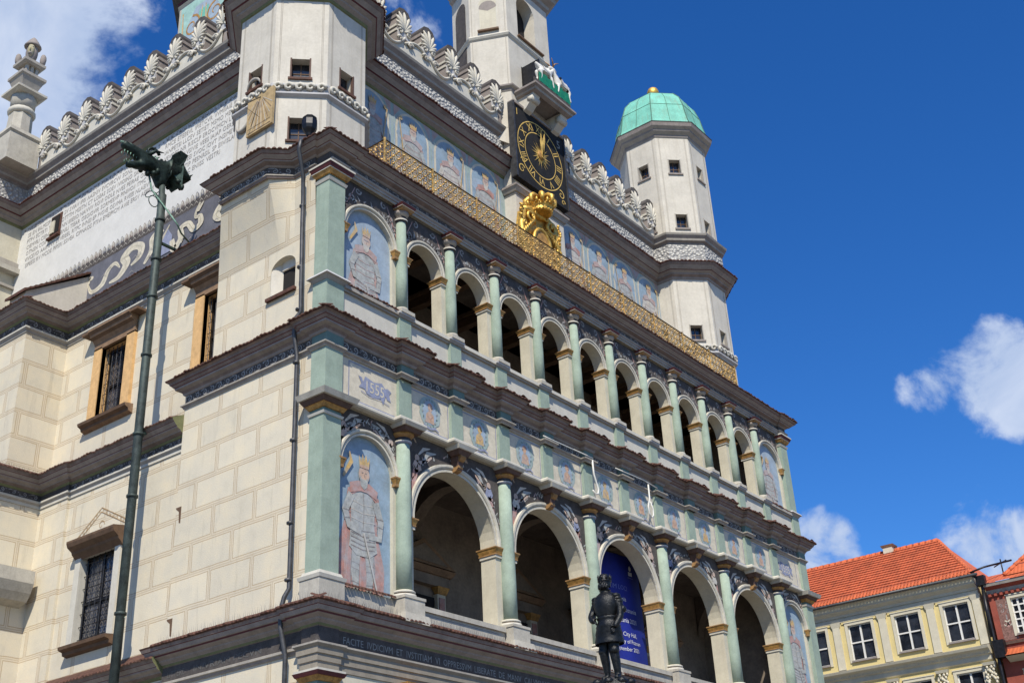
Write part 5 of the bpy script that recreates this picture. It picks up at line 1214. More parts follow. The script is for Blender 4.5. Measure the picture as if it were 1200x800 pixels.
A, B = Vector(KP[0]), Vector(KP[1]); d = (B - A).normalized(); nn = Vector((d.y, -d.x)); mb = MB(); p = Paint(mb, (A.x + nn.x * .01, A.y + nn.y * .01, 0), (d.x, d.y, 0), (0, 0, 1), (nn.x, nn.y, 0)); w = (B - A).length
p.poly([(w * .2, 31.6), (w * .8, 31.6), (w * .8, 34.5)] + [(w / 2 + w * .3 * math.cos(PI * i / 8), 34.5 + w * .3 * math.sin(PI * i / 8)) for i in range(9)] + [(w * .2, 34.5)], SLATE); mb.build('dark_arch', ct, (A.x, A.y, 33))
MB().box(11.3, 12.9, F0 - .1, F0 + .05, 32.94, 33.0, BROWN).build('window_sill', ct, (12, 1.9, 33))
# clock
CX_, CZ_ = 11.95, 27.62; YC = 1.66
CLB = mat('matt_black_clock_board', (.022, .022, .024), .8, .25, 3, .1, spec=.2)
mb = MB().box(10.46, 13.5, YC + .02, F0 + .0, 26.0, 29.24, CLB); mb.box(10.42, 13.54, YC - .03, F0, 29.2, 29.3, GREYC); mb.box(10.40, 10.47, YC - .03, F0, 26.0, 29.24, PIPE); mb.box(13.49, 13.55, YC - .03, F0, 26.0, 29.24, PIPE)
clk = mb.build('clock', TH, (CX_, YC, CZ_)); mb = MB(); p = Paint(mb, **front(YC + .012))
def ring(r0, r1, m, n=48):
    for i in range(n):
        a, b = 2 * PI * i / n, 2 * PI * (i + 1) / n; p.poly([(CX_ + r0 * math.cos(a), CZ_ + r0 * math.sin(a)), (CX_ + r1 * math.cos(a), CZ_ + r1 * math.sin(a)), (CX_ + r1 * math.cos(b), CZ_ + r1 * math.sin(b)), (CX_ + r0 * math.cos(b), CZ_ + r0 * math.sin(b))], m)
DGOLD = mat('worn_clock_gold', (.70, .47, .13), .6, .25, 6, .1, metal=.05)
ring(1.32, 1.36, DGOLD); ring(.90, .935, DGOLD)
for k, nm in enumerate(('XII', 'I', 'II', 'III', 'IIII', 'V', 'VI', 'VII', 'VIII', 'IX', 'X', 'XI')):
    a = PI / 2 - k * PI / 6; vs, fs = text_mesh(nm, .36); xa, xb = min(v.x for v in vs), max(v.x for v in vs); za, zb = min(v.y for v in vs), max(v.y for v in vs); sx = min(1.0, .36 / (xb - xa)) * (1.0 if len(nm) > 1 else 1.0)
    cr, sr = math.cos(a - PI / 2), math.sin(a - PI / 2); pts = []
    for v in vs: u = (v.x - (xa + xb) / 2) * sx * 1.1; t = (v.y - (za + zb) / 2) * 1.15 + 1.128; pts.append(p.P(CX_ + u * cr - t * sr, CZ_ + u * sr + t * cr))
    mb.add(pts, [f[::-1] if p.flip else f for f in fs], DGOLD)
mb.build('dial', clk, (CX_, YC, CZ_)); mb = MB(); p = Paint(mb, **front(YC - .0)).lay()
for k in range(32):
    a = 2 * PI * k / 32; r1 = .60 if k % 2 == 0 else .42; q = a + (.10 if k % 4 else 0)
    p.poly([(CX_ + .16 * math.cos(a - .12), CZ_ + .16 * math.sin(a - .12)), (CX_ + .16 * math.cos(a + .12), CZ_ + .16 * math.sin(a + .12)), (CX_ + r1 * math.cos(q), CZ_ + r1 * math.sin(q))], DGOLD)
mb.ell((CX_, YC - .02, CZ_), (.2, .07, .2), GOLDP, 12, 8); mb.build('sun_emblem', clk, (CX_, YC, CZ_))
def hand(ang, ln, w):
    mb = MB(); c, s = math.cos(ang), math.sin(ang); pts = [(-w * .5, -.15), (w * .5, -.15), (w, ln * .62), (w * .3, ln * .8), (0, ln), (-w * .3, ln * .8), (-w, ln * .62)]
    mb.extr([(CX_ + u * c + v * s, YC - .11, CZ_ - u * s + v * c) for u, v in pts], (0, .02, 0), MATS['worn_clock_gold']); mb.build('clock_hand', clk, (CX_, YC, CZ_))
hand(R(10), 1.22, .055); hand(R(-3), .92, .085)
mb = MB(); p = Paint(mb, **front(YC + .01)).lay(); write(p, '1', 10.62, 28.75, .42, DGOLD); write(p, '5', 13.05, 28.6, .50, LET); p.spiral((10.75, 26.45), .2, 1.2, .5, .05, DGOLD); p.spiral((10.85, 26.85), .13, 1.1, 3, .04, DGOLD, -1); p.spiral((13.1, 26.5), .2, 1.2, 2, .05, DGOLD, -1); p.spiral((13.2, 26.2), .12, 1.1, 0, .04, DGOLD); mb.build('corner_ornament', clk, (CX_, YC, CZ_))
# balcony with the two mechanical goats
mb = MB(); mb.sweep([(10.95, F0), (10.95, 1.0), (13.25, 1.0), (13.25, F0)], [(-.15, 29.72), (0, 29.78), (.03, 29.86), (.12, 29.92), (.12, 30.0), (-.2, 30.03)], [GREYC, GREYL, GREYC, GREYC, GREYL])
mb.prism([(10.9, F0), (10.9, .98), (13.3, .98), (13.3, F0)], 29.85, 30.04, GREYC)
for x in (11.25, 12.95):
    mb.extr([(x - .2, F0, 29.05), (x - .2, 1.55, 29.2), (x - .2, 1.25, 29.5), (x - .2, 1.15, 29.78), (x - .2, F0, 29.78)], (.4, 0, 0), WHITE); mb.tube([(x - .22, 1.32, 29.55), (x + .22, 1.32, 29.55)], .14, WHITE, 10)
bal = mb.build('goat_balcony', TH, (12, 1.2, 30))
mb = MB()
for i in range(12): x = 11.3 + .16 * i; z = 30.33 + .05 * math.sin(i * 1.3); mb.box(x, x + .155, .99 + .012 * (i % 2), 1.05, 30.30, 30.74 + .03 * (i % 3), GREENF)
mb.box(10.95, 13.2, 1.0, 1.05, 30.04, 30.30, SLATE); mb.build('green_screen', bal, (12, 1, 30.3))
mb = MB(); mb.box(11.45, 11.5, 1.1, 1.9, 30.25, 31.5, BLACKM); mb.box(12.85, 12.9, 1.1, 1.9, 30.25, 31.5, BLACKM); mb.build('door_leaf', bal, (12, 1.5, 30.5))


def skin_mesh(name, verts, edges, m, sub=2, root=0):
    me = bpy.data.meshes.new(name); me.from_pydata([v[:3] for v in verts], edges, []); o = bpy.data.objects.new(name, me); COL.objects.link(o)
    md = o.modifiers.new('s', 'SKIN'); md.use_smooth_shade = True; md.branch_smoothing = .6
    for i, v in enumerate(me.skin_vertices[0].data): r = verts[i][3]; v.radius = r if isinstance(r, tuple) else (r, r); v.use_root = (i == root)
    o.modifiers.new('u', 'SUBSURF').levels = sub; o.modifiers['u'].render_levels = sub
    dg = bpy.context.evaluated_depsgraph_get(); dg.update(); ev = o.evaluated_get(dg); nm = bpy.data.meshes.new_from_object(ev); bpy.data.objects.remove(o)
    vs = [v.co.copy() for v in nm.vertices]; fs = [tuple(p.vertices) for p in nm.polygons]; bpy.data.meshes.remove(nm); return vs, fs


def goat(x, f):
    V_ = [(0, 0, .62, .17), (.30, 0, .66, .18), (-.30, 0, .64, .17), (.46, 0, .88, .10), (.56, 0, 1.08, .10), (.74, 0, 1.0, .055), (-.46, 0, .78, .04),
          (.32, .1, .42, .06), (.34, .1, .05, .035), (.32, -.1, .42, .06), (.40, -.1, .05, .035), (-.30, .1, .42, .07), (-.26, .1, .24, .04), (-.32, .1, .03, .035), (-.30, -.1, .42, .07), (-.26, -.1, .24, .04), (-.34, -.1, .03, .035)]
    E_ = [(0, 1), (0, 2), (1, 3), (3, 4), (4, 5), (2, 6), (1, 7), (7, 8), (1, 9), (9, 10), (2, 11), (11, 12), (12, 13), (2, 14), (14, 15), (15, 16)]
    vs, fs = skin_mesh('g', V_, E_, GOATW, 1); mb = MB(); mp_ = lambda v: (x + f * v[0] * 1.1, 1.12 + v[1], 30.42 + v[2] * 1.05)
    mb.add([mp_(v) for v in vs], [q if f > 0 else q[::-1] for q in fs], GOATW, True); o = mb.build('goat', bal, (x, 1.25, 30.4)); mb = MB()
    for s in (-1, 1): mb.tube([mp_((.54, s * .05, 1.14)), mp_((.46, s * .10, 1.30)), mp_((.32, s * .16, 1.38))], [.035, .025, .01], BRONZEP, 6)
    mb.build('horns', bal, (x, 1.25, 31.5))


goat(11.75, 1); goat(12.9, -1)
mb = MB(); mb.box(12.1, 12.14, 1.1, 1.2, 30.7, 31.2, MRED); mb.ell((12.2, 1.15, 30.55), (.1, .1, .12), MRED, 8, 6); mb.build('small_figure', bal, (12.1, 1.1, 30.7))

# ---- gilded coat of arms
mb = MB(); yb = 1.72; ZC0 = len(ALL())
sh = [(10.5, 24.85), (10.9, 25.05), (11.35, 24.95), (11.8, 25.05), (12.3, 24.85), (12.45, 24.2), (12.35, 23.4), (11.9, 22.6), (11.4, 22.2), (10.9, 22.6), (10.45, 23.4), (10.35, 24.2)]
mb.extr([(x, yb - .12, z) for x, z in sh], (0, .2, 0), GOLD)
coa = mb.build('coat_of_arms', TH, (11.4, yb, 23.8)); mb = MB()
mb.tube([(x, yb - .16, z) for x, z in sh + sh[:1]], .12, GOLD, 8)
mb.extr([(11.4 + .46 * math.cos(t), yb - .26, 23.6 + .72 * math.sin(t)) for t in [2 * PI * i / 18 for i in range(18)]], (0, .14, 0), GOLDP); mb.tube([(11.4 + .5 * math.cos(t), yb - .24, 23.6 + .78 * math.sin(t)) for t in [2 * PI * i / 20 for i in range(21)]], .07, GOLD, 7)
rg = random.Random(9)
for s in (-1, 1):
    for (cx_, cz_, r0_, w_, tn) in ((.62, 24.68, .30, .085, 1.5), (.70, 23.15, .22, .06, 1.3), (.98, 24.25, .16, .055, 1.2), (.30, 24.95, .14, .05, 1.1)):
        mb.tube([(11.4 + s * (cx_ + r0_ * (1 - .8 * j / 18) * math.cos(tn * 2 * PI * j / 18 + .6)), yb - .2 - .006 * j, cz_ + r0_ * (1 - .8 * j / 18) * math.sin(tn * 2 * PI * j / 18 + .6)) for j in range(19)], [w_ * (1 - .03 * j) for j in range(19)], GOLD, 7)
    for j in range(34):
        t = j / 33; zz = 25.0 - 2.3 * t; xx = 1.06 + .10 * math.sin(9 * t) - .25 * t
        mb.ell((11.4 + s * (xx + rg.uniform(-.06, .06)), yb - .16 - rg.uniform(0, .12), zz + rg.uniform(-.04, .04)), (rg.uniform(.05, .09), .06, rg.uniform(.05, .09)), GOLD, 6, 4)
    for j in range(7): a = j * .5; mb.tube([(11.4 + s * (.25 + .05 * j), yb - .2, 24.5 - .02 * j), (11.4 + s * (.45 + .10 * j), yb - .28, 24.62 - .12 * j), (11.4 + s * (.50 + .09 * j), yb - .2, 24.35 - .16 * j)], [.02, .05, .012], GOLD, 5)
mb.build('scrollwork', coa, (11.4, yb, 24)); mb = MB(); cz = 25.0; cy_ = yb - .26
rg = random.Random(8)
mb.lathe((11.4, cy_), [(.36, cz), (.40, cz + .03), (.40, cz + .08), (.37, cz + .10), (.40, cz + .22), (.46, cz + .27), (.44, cz + .30), (.3, cz + .31)], GOLD, 24)
for k in range(22): a = 2 * PI * k / 22; mb.ell((11.4 + .405 * math.cos(a), cy_ + .405 * math.sin(a), cz + .055), (.035, .035, .035), GOLD, 6, 4); mb.ell((11.4 + .46 * math.cos(a), cy_ + .46 * math.sin(a), cz + .30), (.04, .04, .05), GOLD, 6, 4)
for k in range(8):
    a = 2 * PI * k / 8
    mb.tube([(11.4 + rr * math.cos(a), cy_ + rr * math.sin(a), cz + zz) for rr, zz in ((.42, .27), (.52, .40), (.52, .54), (.38, .66), (.18, .70), (.04, .62))], [.05, .075, .10, .10, .07, .04], GOLD, 7)
    a += PI / 8; mb.tube([(11.4 + rr * math.cos(a), cy_ + rr * math.sin(a), cz + zz) for rr, zz in ((.43, .27), (.50, .37), (.50, .47))], [.04, .06, .015], GOLD, 6)
mb.ell((11.4, cy_, cz + .72), (.09, .09, .10), GOLD, 8, 6)
mb.build('crown', coa, (11.4, cy_, cz)); coa.location.z -= .28

# ---- gilded railing of the terrace
RB, RT = 20.84, 21.90; GR = mat('railing_gilding', (.62, .36, .12), .5, .5, 5, .1, metal=.3, hue=(.62, .40, .38), dirt=.45, dcol=(.30, .11, .06), spec=.5)
RDK = mat('railing_dark_iron', (.10, .06, .035), .5, .3, 8, .1, metal=.5)


def rail_panel(ox, oy, dx, dy, ln):
    mb = MB(); P = lambda u, z, k=0: (ox + dx * u + dy * k, oy + dy * u - dx * k, z)
    mb.tube([P(0, RT), P(ln, RT)], .028, RDK, 4, False); mb.tube([P(0, RB + .04), P(ln, RB + .04)], .022, GR, 4, False); c = .225; nu = max(1, round(ln / c)); c = ln / nu; nz = 4; h = (RT - RB - .06) / nz
    for i in range(nu):
        if i % 4 == 0: mb.tube([P(c * i, RB), P(c * i, RT)], .010, RDK, 4, False)
        for j in range(nz):
            u, z = c * (i + .5 + (.0 if j % 2 else .0)), RB + .05 + h * (j + .5)
            mb.tube([P(u + c * .36 * math.cos(t), z + h * .38 * math.sin(t)) for t in [2 * PI * k / 8 for k in range(9)]], .018, GR, 3, False)
            for sx, sz in ((-1, -1), (1, 1), (-1, 1), (1, -1)): mb.tube([P(u + sx * c * .22, z + sz * h * .24), P(u + sx * c * .5, z + sz * h * .5)], .016, GR, 3, False)
            mb.ell(P(u, z, .01), (.042, .042, .042), GR, 5, 3)
            if (i + j) % 2: mb.ell(P(c * i, RB + .05 + h * j, .02), (.03, .03, .03), GR, 5, 3)
    return mb


X1 = 1.93; npn = 10; pl_ = (21.6 - X1) / npn; r0 = None
for i in range(npn):
    if r0 is None: r0 = rail_panel(X1, -.1, 1, 0, pl_).build('railing_panel', TH, (X1, -.1, RB))
    else: dup(r0, TH, (pl_ * i, 0, 0))
rail_panel(X1, .7, 0, -1, .8).build('railing_panel', TH, (X1, .7, RB)); rail_panel(21.6, -.1, 0, 1, .8).build('railing_panel', TH, (21.6, -.1, RB))
r0 = None
for i in range(npn + 1):
    if r0 is None: r0 = MB().box(X1 - .025, X1 + .025, -.125, -.075, RB - .05, RT + .06, GR).build('railing_post', TH, (X1, -.1, RB))
    else: dup(r0, TH, (pl_ * i, 0, 0))

# ---- windows of the side wall
def bar_window(x, y0, y1, z0, z1, dep, lbl, pane):
    mb = MB(); xi = x + dep; mb.box(xi, xi + .05, y0, y1, z0, z1, pane)
    w = mb.build('window', TH, (x, (y0 + y1) / 2, z0)); mb = MB(); ym = (y0 + y1) / 2
    for y in (y0 + .035, ym, y1 - .035): mb.box(xi - .05, xi, y - .035, y + .035, z0, z1, BLACKM)
    for z in (z0 + .04, z0 + (z1 - z0) * .47, z1 - .04): mb.box(xi - .06, xi - .002, y0, y1, z - .04, z + .04, BLACKM)
    mb.build('window_frame', w, (x, ym, z0)); mb = MB(); n = 6
    for i in range(n): y = y0 + (y1 - y0) * (i + .5) / n; mb.tube([(x + .1, y, z0), (x + .1, y, z1)], .012, BLACKM, 4, False)
    for i in range(7): z = z0 + (z1 - z0) * (i + .5) / 7; mb.tube([(x + .1, y0, z), (x + .1, y1, z)], .012, BLACKM, 4, False)
    mb.build('window_bars', w, (x, ym, z0)); return w


def orange_window(yc):
    w = bar_window(.5, yc - .62, yc + .62, 16.15, 18.45, .27, '', LEAD); mb = MB()
    for a, b in ((yc - .98, yc - .60), (yc + .60, yc + .98)): mb.box(.40, .56, a, b, 16.05, 18.50, WOODO); mb.box(.43, .60, a + (.0 if a > yc else .06), b, 16.05, 18.5, WOODO)
    mb.box(.40, .56, yc - .98, yc + .98, 18.45, 18.70, BROWNL); mb.build('window_surround', w, (.5, yc, 16))
    MB().sweep([(.5, yc + 1.0), (.5, yc - 1.0)], [(.08, 18.62), (.12, 18.70), (.18, 18.78), (.28, 18.85), (.30, 18.92), (.38, 19.0), (.38, 19.06), (0, 19.12)], [BROWNL, BROWNL, BROWN, BROWNL, BROWN, BROWNL, BROWN]).box(.15, .5, yc - 1.35, yc + 1.35, 18.98, 19.06, BROWN).build('lintel', w, (.5, yc, 18.8))
    MB().sweep([(.5, yc + 1.12), (.5, yc - 1.12)], [(.0, 15.85), (.14, 15.9), (.16, 15.97), (.26, 16.02), (.28, 16.1), (0, 16.14)], [BROWNL, BROWN, BROWN, BROWN, BROWN]).build('window_sill', w, (.5, yc, 16))


orange_window(9.35); orange_window(4.68)
w = bar_window(.1, 7.72, 9.18, 9.45, 11.8, .2, '', LEAD)
MB().box(.035, .118, 7.48, 9.42, 11.78, 11.84, WHITE).box(.03, .12, 9.18, 9.42, 9.45, 11.85, WHITE).box(.05, .12, 7.48, 7.72, 9.45, 11.85, WHITE).build('window_surround', w, (.1, 8.4, 9.4))
MB().sweep([(.1, 9.45), (.1, 7.4)], [(.04, 11.75), (.10, 11.82), (.18, 11.9), (.20, 11.96), (.34, 12.06), (.38, 12.16), (.38, 12.22), (0, 12.28)], [BROWN, BROWN, BROWN, BROWN, BROWN, BROWN, BROWN]).build('lintel', w, (.1, 8.4, 12))
MB().sweep([(.1, 9.4), (.1, 7.4)], [(.0, 9.18), (.14, 9.22), (.16, 9.3), (.28, 9.34), (.30, 9.42), (0, 9.45)], [BROWN] * 5).build('window_sill', w, (.1, 8.4, 9.3))
mb = MB(); p = Paint(mb, **side(.092)).lay(); TAN = mat('scratched_tan_line', (.42, .27, .13), .9, .2, 9, 0); a, t_, b = (Y(9.75), 12.3), (Y(8.55), 13.05), (Y(7.1), 12.3)
for o_ in (0, .12): p.ribbon([(a[0] + o_ * 1.8, a[1]), (t_[0], t_[1] - o_), (b[0] - o_ * 1.8, b[1])], .022, TAN)
for s, e, f in ((a, t_, 1), (t_, b, 1)):
    for k in range(9): q = (s[0] + (e[0] - s[0]) * (k + .5) / 9, s[1] + (e[1] - s[1]) * (k + .5) / 9 - .06); p.spiral(q, .045, 1, k, .014, TAN, 1, 8)
p.spiral((Y(8.5), 12.55), .14, 1, 0, .02, TAN)
mb.build('scratched_pediment', TH, (.1, 8.4, 12.4))
for z in (12.15, 9.35): MB().extr([(-.004, 5.0, z), (-.004, 5.22, z), (-.004, 5.2, z - .04), (-.004, 5.09, z - .12), (-.004, 5.06, z - .42), (-.004, 5.0, z - .44)], (.05, 0, 0), BROWN).build('wall_slit', TH, (0, 5.1, z))

# ---- rainwater pipes and gargoyle
PATP = mat('dark_grey_green_pipe', (.05, .065, .062), .6, .35, 4, .3, metal=.3, dirt=.55, dcol=(.085, .13, .11))
mb = MB(); mb.tube([(-.5, 6.38, 3), (-.5, 6.38, 21.8), (-.5, 6.42, 21.85), (-.5, 6.46, 22.4)], [.118, .118, .09, .09], PATP, 16)
for z in (6, 9.6, 12.6, 14.3, 16.6, 18.4, 19.6, 20.9): mb.lathe((-.5, 6.38), [(.12, z), (.15, z + .01), (.15, z + .07), (.12, z + .08)], PATP, 14)
for z in (14.4, 20.2): mb.box(-.5, .6, 6.34, 6.42, z, z + .06, PATINA)
pipe = mb.build('downpipe', TH, (-.5, 6.38, 3)); pipe['label'] = 'thick green copper downpipe under the dragon head'
mb = MB(); mb.tube([(-.95, 6.55, 22.55), (-.8, 6.5, 21.9), (-.5, 6.2, 21.3), (-.42, 5.9, 20.85), (-.35, 5.75, 20.6), (-.1, 5.9, 20.5), (1.3, 6.6, 20.5)], .028, PATINAL, 6)
mb.tube([(-.62 + .22 * math.cos(t), 6.7 + .1 * math.sin(t), 21.9 + .2 * math.sin(t * 1.3)) for t in [2 * PI * j / 14 for j in range(15)]], .014, PATINA, 5); mb.tube([(-.7 + .16 * math.cos(t), 6.5, 21.55 + .18 * math.sin(t)) for t in [2 * PI * j / 14 for j in range(15)]], .014, PATINA, 5); mb.build('pipe_brace', pipe, (-.5, 6.2, 21.5))
GY = 6.5; Vg = [(-.12, 0, 22.72, .30), (-.35, 0, 22.78, .33), (-.7, 0, 22.70, .30), (-1.05, 0, 22.72, .27), (-1.3, 0, 22.82, .26), (-1.55, 0, 22.86, .19), (-1.78, 0, 22.88, .15), (-1.93, 0, 22.95, .12),
      (-1.28, 0, 22.52, .16), (-1.5, 0, 22.38, .12), (-1.72, 0, 22.32, .08), (-.55, 0, 22.35, .24), (-.5, 0, 22.05, .17), (-.02, 0, 22.8, .24)]
Eg = [(0, 1), (1, 2), (2, 3), (3, 4), (4, 5), (5, 6), (6, 7), (3, 8), (8, 9), (9, 10), (2, 11), (11, 12), (0, 13)]
DRG = mat('blackened_dragon_bronze', (.022, .035, .030), .5, .5, 9, .4, metal=.5)
vs, fs = skin_mesh('dr', Vg, Eg, PATINA, 2); mb = MB(); rg = random.Random(4)
vs = [Vector((v.x, v.y + GY, v.z)) + Vector((0, 0, 1)) * (mnoise.noise(v * 7) * .05) for v in vs]; mb.add(vs, fs, DRG, True)
for k in range(13): x = -1.0 + .12 * k; mb.tube([(x, GY, 22.9), (x + .05, GY + rg.uniform(-.03, .03), 23.02 + rg.uniform(0, .06)), (x + .13, GY, 23.08 + rg.uniform(0, .06))], [.05, .035, .006], PATINAL if k % 3 else DRG, 5)
for s in (-1, 1):
    mb.tube([(-1.15, GY + s * .14, 22.85), (-.95, GY + s * .24, 23.05), (-.7, GY + s * .28, 23.1)], [.07, .05, .01], DRG, 6); mb.ell((-1.35, GY + s * .13, 22.86), (.07, .05, .06), PATINAL, 8, 6)
    for k in range(5): mb.tube([(-1.45 - .1 * k, GY + s * .07, 22.70), (-1.46 - .1 * k, GY + s * .07, 22.60)], [.022, .004], PATINAL, 4)
    for k in range(4): mb.tube([(-1.45 - .1 * k, GY + s * .05, 22.38), (-1.46 - .1 * k, GY + s * .05, 22.47)], [.022, .004], PATINAL, 4)
    pts = [(-.15, GY + s * .2, 22.9), (.0, GY + s * .34, 23.3), (.2, GY + s * .45, 23.55), (.42, GY + s * .5, 23.55)]
    mb.extr([(-.45, GY + s * .18, 22.85), (-.40, GY + s * .26, 23.2), (-.2, GY + s * .34, 23.42), (.05, GY + s * .36, 23.36), (.0, GY + s * .3, 23.1), (-.15, GY + s * .2, 22.9)], (0, s * .04, 0), DRG)
mb.tube([(-.85 + .2 * math.cos(t), GY, 23.12 + .17 * math.sin(t)) for t in [PI * (.1 + 1.2 * j / 9) for j in range(10)]], [.05, .05, .05, .05, .05, .05, .045, .04, .03, .02], DRG, 6); mb.tube([(-1.5, GY, 22.93), (-1.62, GY, 23.02), (-1.8, GY, 22.98), (-1.97, GY, 22.96)], [.03, .05, .05, .03], PATINAL, 6)
for k in range(16): mb.ell((-1.1 + .08 * k, GY + rg.uniform(-.28, .28), 22.45 + rg.uniform(-.2, .35)), (rg.uniform(.06, .11), .08, rg.uniform(.07, .12)), DRG, 6, 5)
mb.extr([(.02, GY - .28, 22.3), (.0, GY - .32, 23.35), (-.35, GY - .12, 23.15), (-.42, GY - .1, 22.9)], (0, .5, 0), PATINA)
mb.build('gargoyle', TH, (-.8, GY, 22.6))
mb = MB(); xq = -.3
mb.tube([(xq, .50, 21.05), (xq, .50, 20.85), (-.62, .45, 20.7), (-.62, .5, 20.45), (-.3, .66, 19.9), (-.22, .72, 19.2), (-.20, .74, 18.6), (-.2, .68, 15.95), (-.26, .80, 15.78), (-.24, .84, 15.4), (-.18, .83, 15.05), (-.14, .82, 14.8), (-.14, .80, 9.15), (-.22, .86, 8.95), (-.26, .90, 8.7), (-.26, .90, 8.3), (-.22, .86, 8.05), (-.16, .82, 7.7), (-.16, .82, 2)], .055, PIPE, 10)
for z in (19, 17.2, 16, 14.6, 12.6, 10.6, 9.3): mb.lathe((-.2 if z > 15.5 else -.16, .75 if z > 15.5 else .82), [(.065, z), (.085, z + .01), (.085, z + .06), (.065, z + .07)], PIPE, 10)
dp = mb.build('rain_downpipe', TH, (-.2, .8, 2)); dp['label'] = 'thin dark downpipe beside the corner pilaster'
MB().lathe((-.36, .42), [(.07, 20.98), (.10, 21.05), (.18, 21.17), (.21, 21.27), (.21, 21.45), (.18, 21.48), (.20, 21.52), (.16, 21.58), (.05, 21.6)], BLACKM, 8, False, PI / 8).build('rain_hopper', dp, (-.36, .42, 21.3))

# ---- white hooks hanging under the middle cornice
HK = mat('white_cable_paint', (.74, .74, .72), .5, .06, 6, .05)
mb = MB(); mb.tube([(8.3, -.24, 14.98), (10.5, -.24, 15.0), (10.75, -.26, 14.98)], .018, HK, 6); mb.tube([(10.74, -.24, 14.93), (10.76, -.24, 14.5), (10.86, -.24, 14.25), (10.95, -.24, 14.05), (10.9, -.24, 13.9), (10.76, -.24, 13.86), (10.64, -.24, 13.95)], .028, HK, 8); mb.build('cable_hook', TH, (10.7, -.3, 14.5))
mb = MB(); mb.tube([(12.0, -.24, 15.02), (13.6, -.24, 15.06), (14.4, -.24, 15.0)], .018, HK, 6); mb.tube([(13.86, -.24, 14.98), (13.86, -.24, 14.5), (13.74, -.24, 14.25), (13.75, -.24, 14.0), (13.86, -.24, 13.88), (13.99, -.24, 13.98), (14.0, -.24, 14.2), (13.88, -.24, 14.42)], .026, HK, 8); mb.build('cable_hook', TH, (13.8, -.3, 14.5))

# ================================================================== BANNER in the third arch
BXc, BY = 13.35, 1.1
mb = MB(); nx, nz = 24, 20; x0, x1, z0, z1 = 12.0, 14.98, 9.62, 12.98; vs = []
def bw(x, z): return BY + .035 * math.sin(x * 3.1 + z * .4) + .015 * math.sin(x * 7 + z * 1.3)
for j in range(nz + 1):
    for i in range(nx + 1): x = x0 + (x1 - x0) * i / nx; z = z0 + (z1 - z0) * j / nz; vs.append((x, bw(x, z), z))
mb.add(vs, [(j * (nx + 1) + i, j * (nx + 1) + i + 1, (j + 1) * (nx + 1) + i + 1, (j + 1) * (nx + 1) + i) for j in range(nz) for i in range(nx)], BANB, True)
for z in (z0, z1): mb.tube([(x0 - .05, BY, z), (x1 + .05, BY, z)], .025, BANW if z < 10 else BLACKM, 8)
ban = mb.build('banner', None, (BXc, BY, 11)); tag(ban, 'royal blue banner with white print hanging inside the third lower arch behind the statue', 'banner')
mb = MB(); p = Paint(mb, **front(0)).lay()
def bprint(txt, x, z, size, m):
    vs, fs = text_mesh(txt, size)
    if vs:
        xm = min(v.x for v in vs); pts = [(x + v.x - xm, bw(x + v.x - xm, z + v.y) - .012, z + v.y) for v in vs]; mb.add(pts, [tuple(f) for f in fs], m)
for t, x, z, s, m in (('INGENIUM LOCI', 12.42, 11.85, .25, BANT), ('i Ratusz Poznania', 12.45, 11.50, .235, BANW), ('Muzeum Miasta Poznania', 12.35, 11.17, .235, BANW), ('15 maja 30 wrzesnia 2021', 12.25, 10.84, .24, BANW),
                      ('Museum at the City Hall,', 12.4, 10.42, .22, BANW), ('Museum of the City of Poznan', 12.25, 10.2, .21, BANW), ('15 May 30 September 2021', 12.4, 9.97, .21, BANW)): bprint(t, x + .15, z, s * .85, m)
mb.ell((14.35, bw(14.35, 12.5) - .015, 12.62), (.07, .012, .09), BANW, 8, 5); mb.box(14.25, 14.45, bw(14.35, 12.4) - .02, bw(14.35, 12.4) - .012, 12.38, 12.5, BANW); mb.box(14.2, 14.5, bw(14.3, 12.3) - .02, bw(14.3, 12.3) - .012, 12.3, 12.32, BANT); mb.build('printed_lettering', ban, (BXc, BY, 11))

# ================================================================== STATUE on its column
SX, SY, SZ = -2.66, -9.0, 5.20
st = tag(empty('statue', (SX, SY, 0)), 'black bronze knight statue with hand on hip on a tall pillar before the arcade', 'statue')
Kv = [(0, 0, .80, (.15, .12)), (0, 0, .95, (.14, .11)), (0, -.01, 1.12, (.18, .145)), (0, 0, 1.24, (.16, .115)), (0, 0, 1.33, .07), (0, -.01, 1.40, .085), (0, -.01, 1.47, .095), (0, 0, 1.53, .06),
      (.19, 0, 1.22, .09), (.245, .03, 1.06, .075), (.255, .0, .92, .062), (.22, -.09, .80, .05), (.19, -.12, .74, .045),
      (-.19, 0, 1.22, .09), (-.29, .05, 1.07, .075), (-.32, -.03, .98, .062), (-.24, -.10, .90, .05), (-.17, -.13, .90, .045),
      (.085, 0, .68, .125), (.09, -.03, .42, .09), (.10, .0, .25, .078), (.10, .02, .07, .055), (.13, -.10, .03, .045),
      (-.085, 0, .68, .125), (-.10, -.05, .42, .09), (-.10, .0, .25, .078), (-.10, .02, .07, .055), (-.15, -.10, .03, .045)]
Ke = [(0, 1), (1, 2), (2, 3), (3, 4), (4, 5), (5, 6), (6, 7), (3, 8), (8, 9), (9, 10), (10, 11), (11, 12), (3, 13), (13, 14), (14, 15), (15, 16), (16, 17), (0, 18), (18, 19), (19, 20), (20, 21), (21, 22), (0, 23), (23, 24), (24, 25), (25, 26), (26, 27)]
vs, fs = skin_mesh('kn', Kv, Ke, BLACKS, 2); yaw = R(-88); cs, sn = math.cos(yaw), math.sin(yaw)
def K(v): v = (v[0] * .87, v[1] * .90, v[2]); return (SX + v[0] * cs - v[1] * sn, SY + v[0] * sn + v[1] * cs, SZ + v[2])
mb = MB(); mb.add([K(v) for v in vs], fs, BLACKS, True)
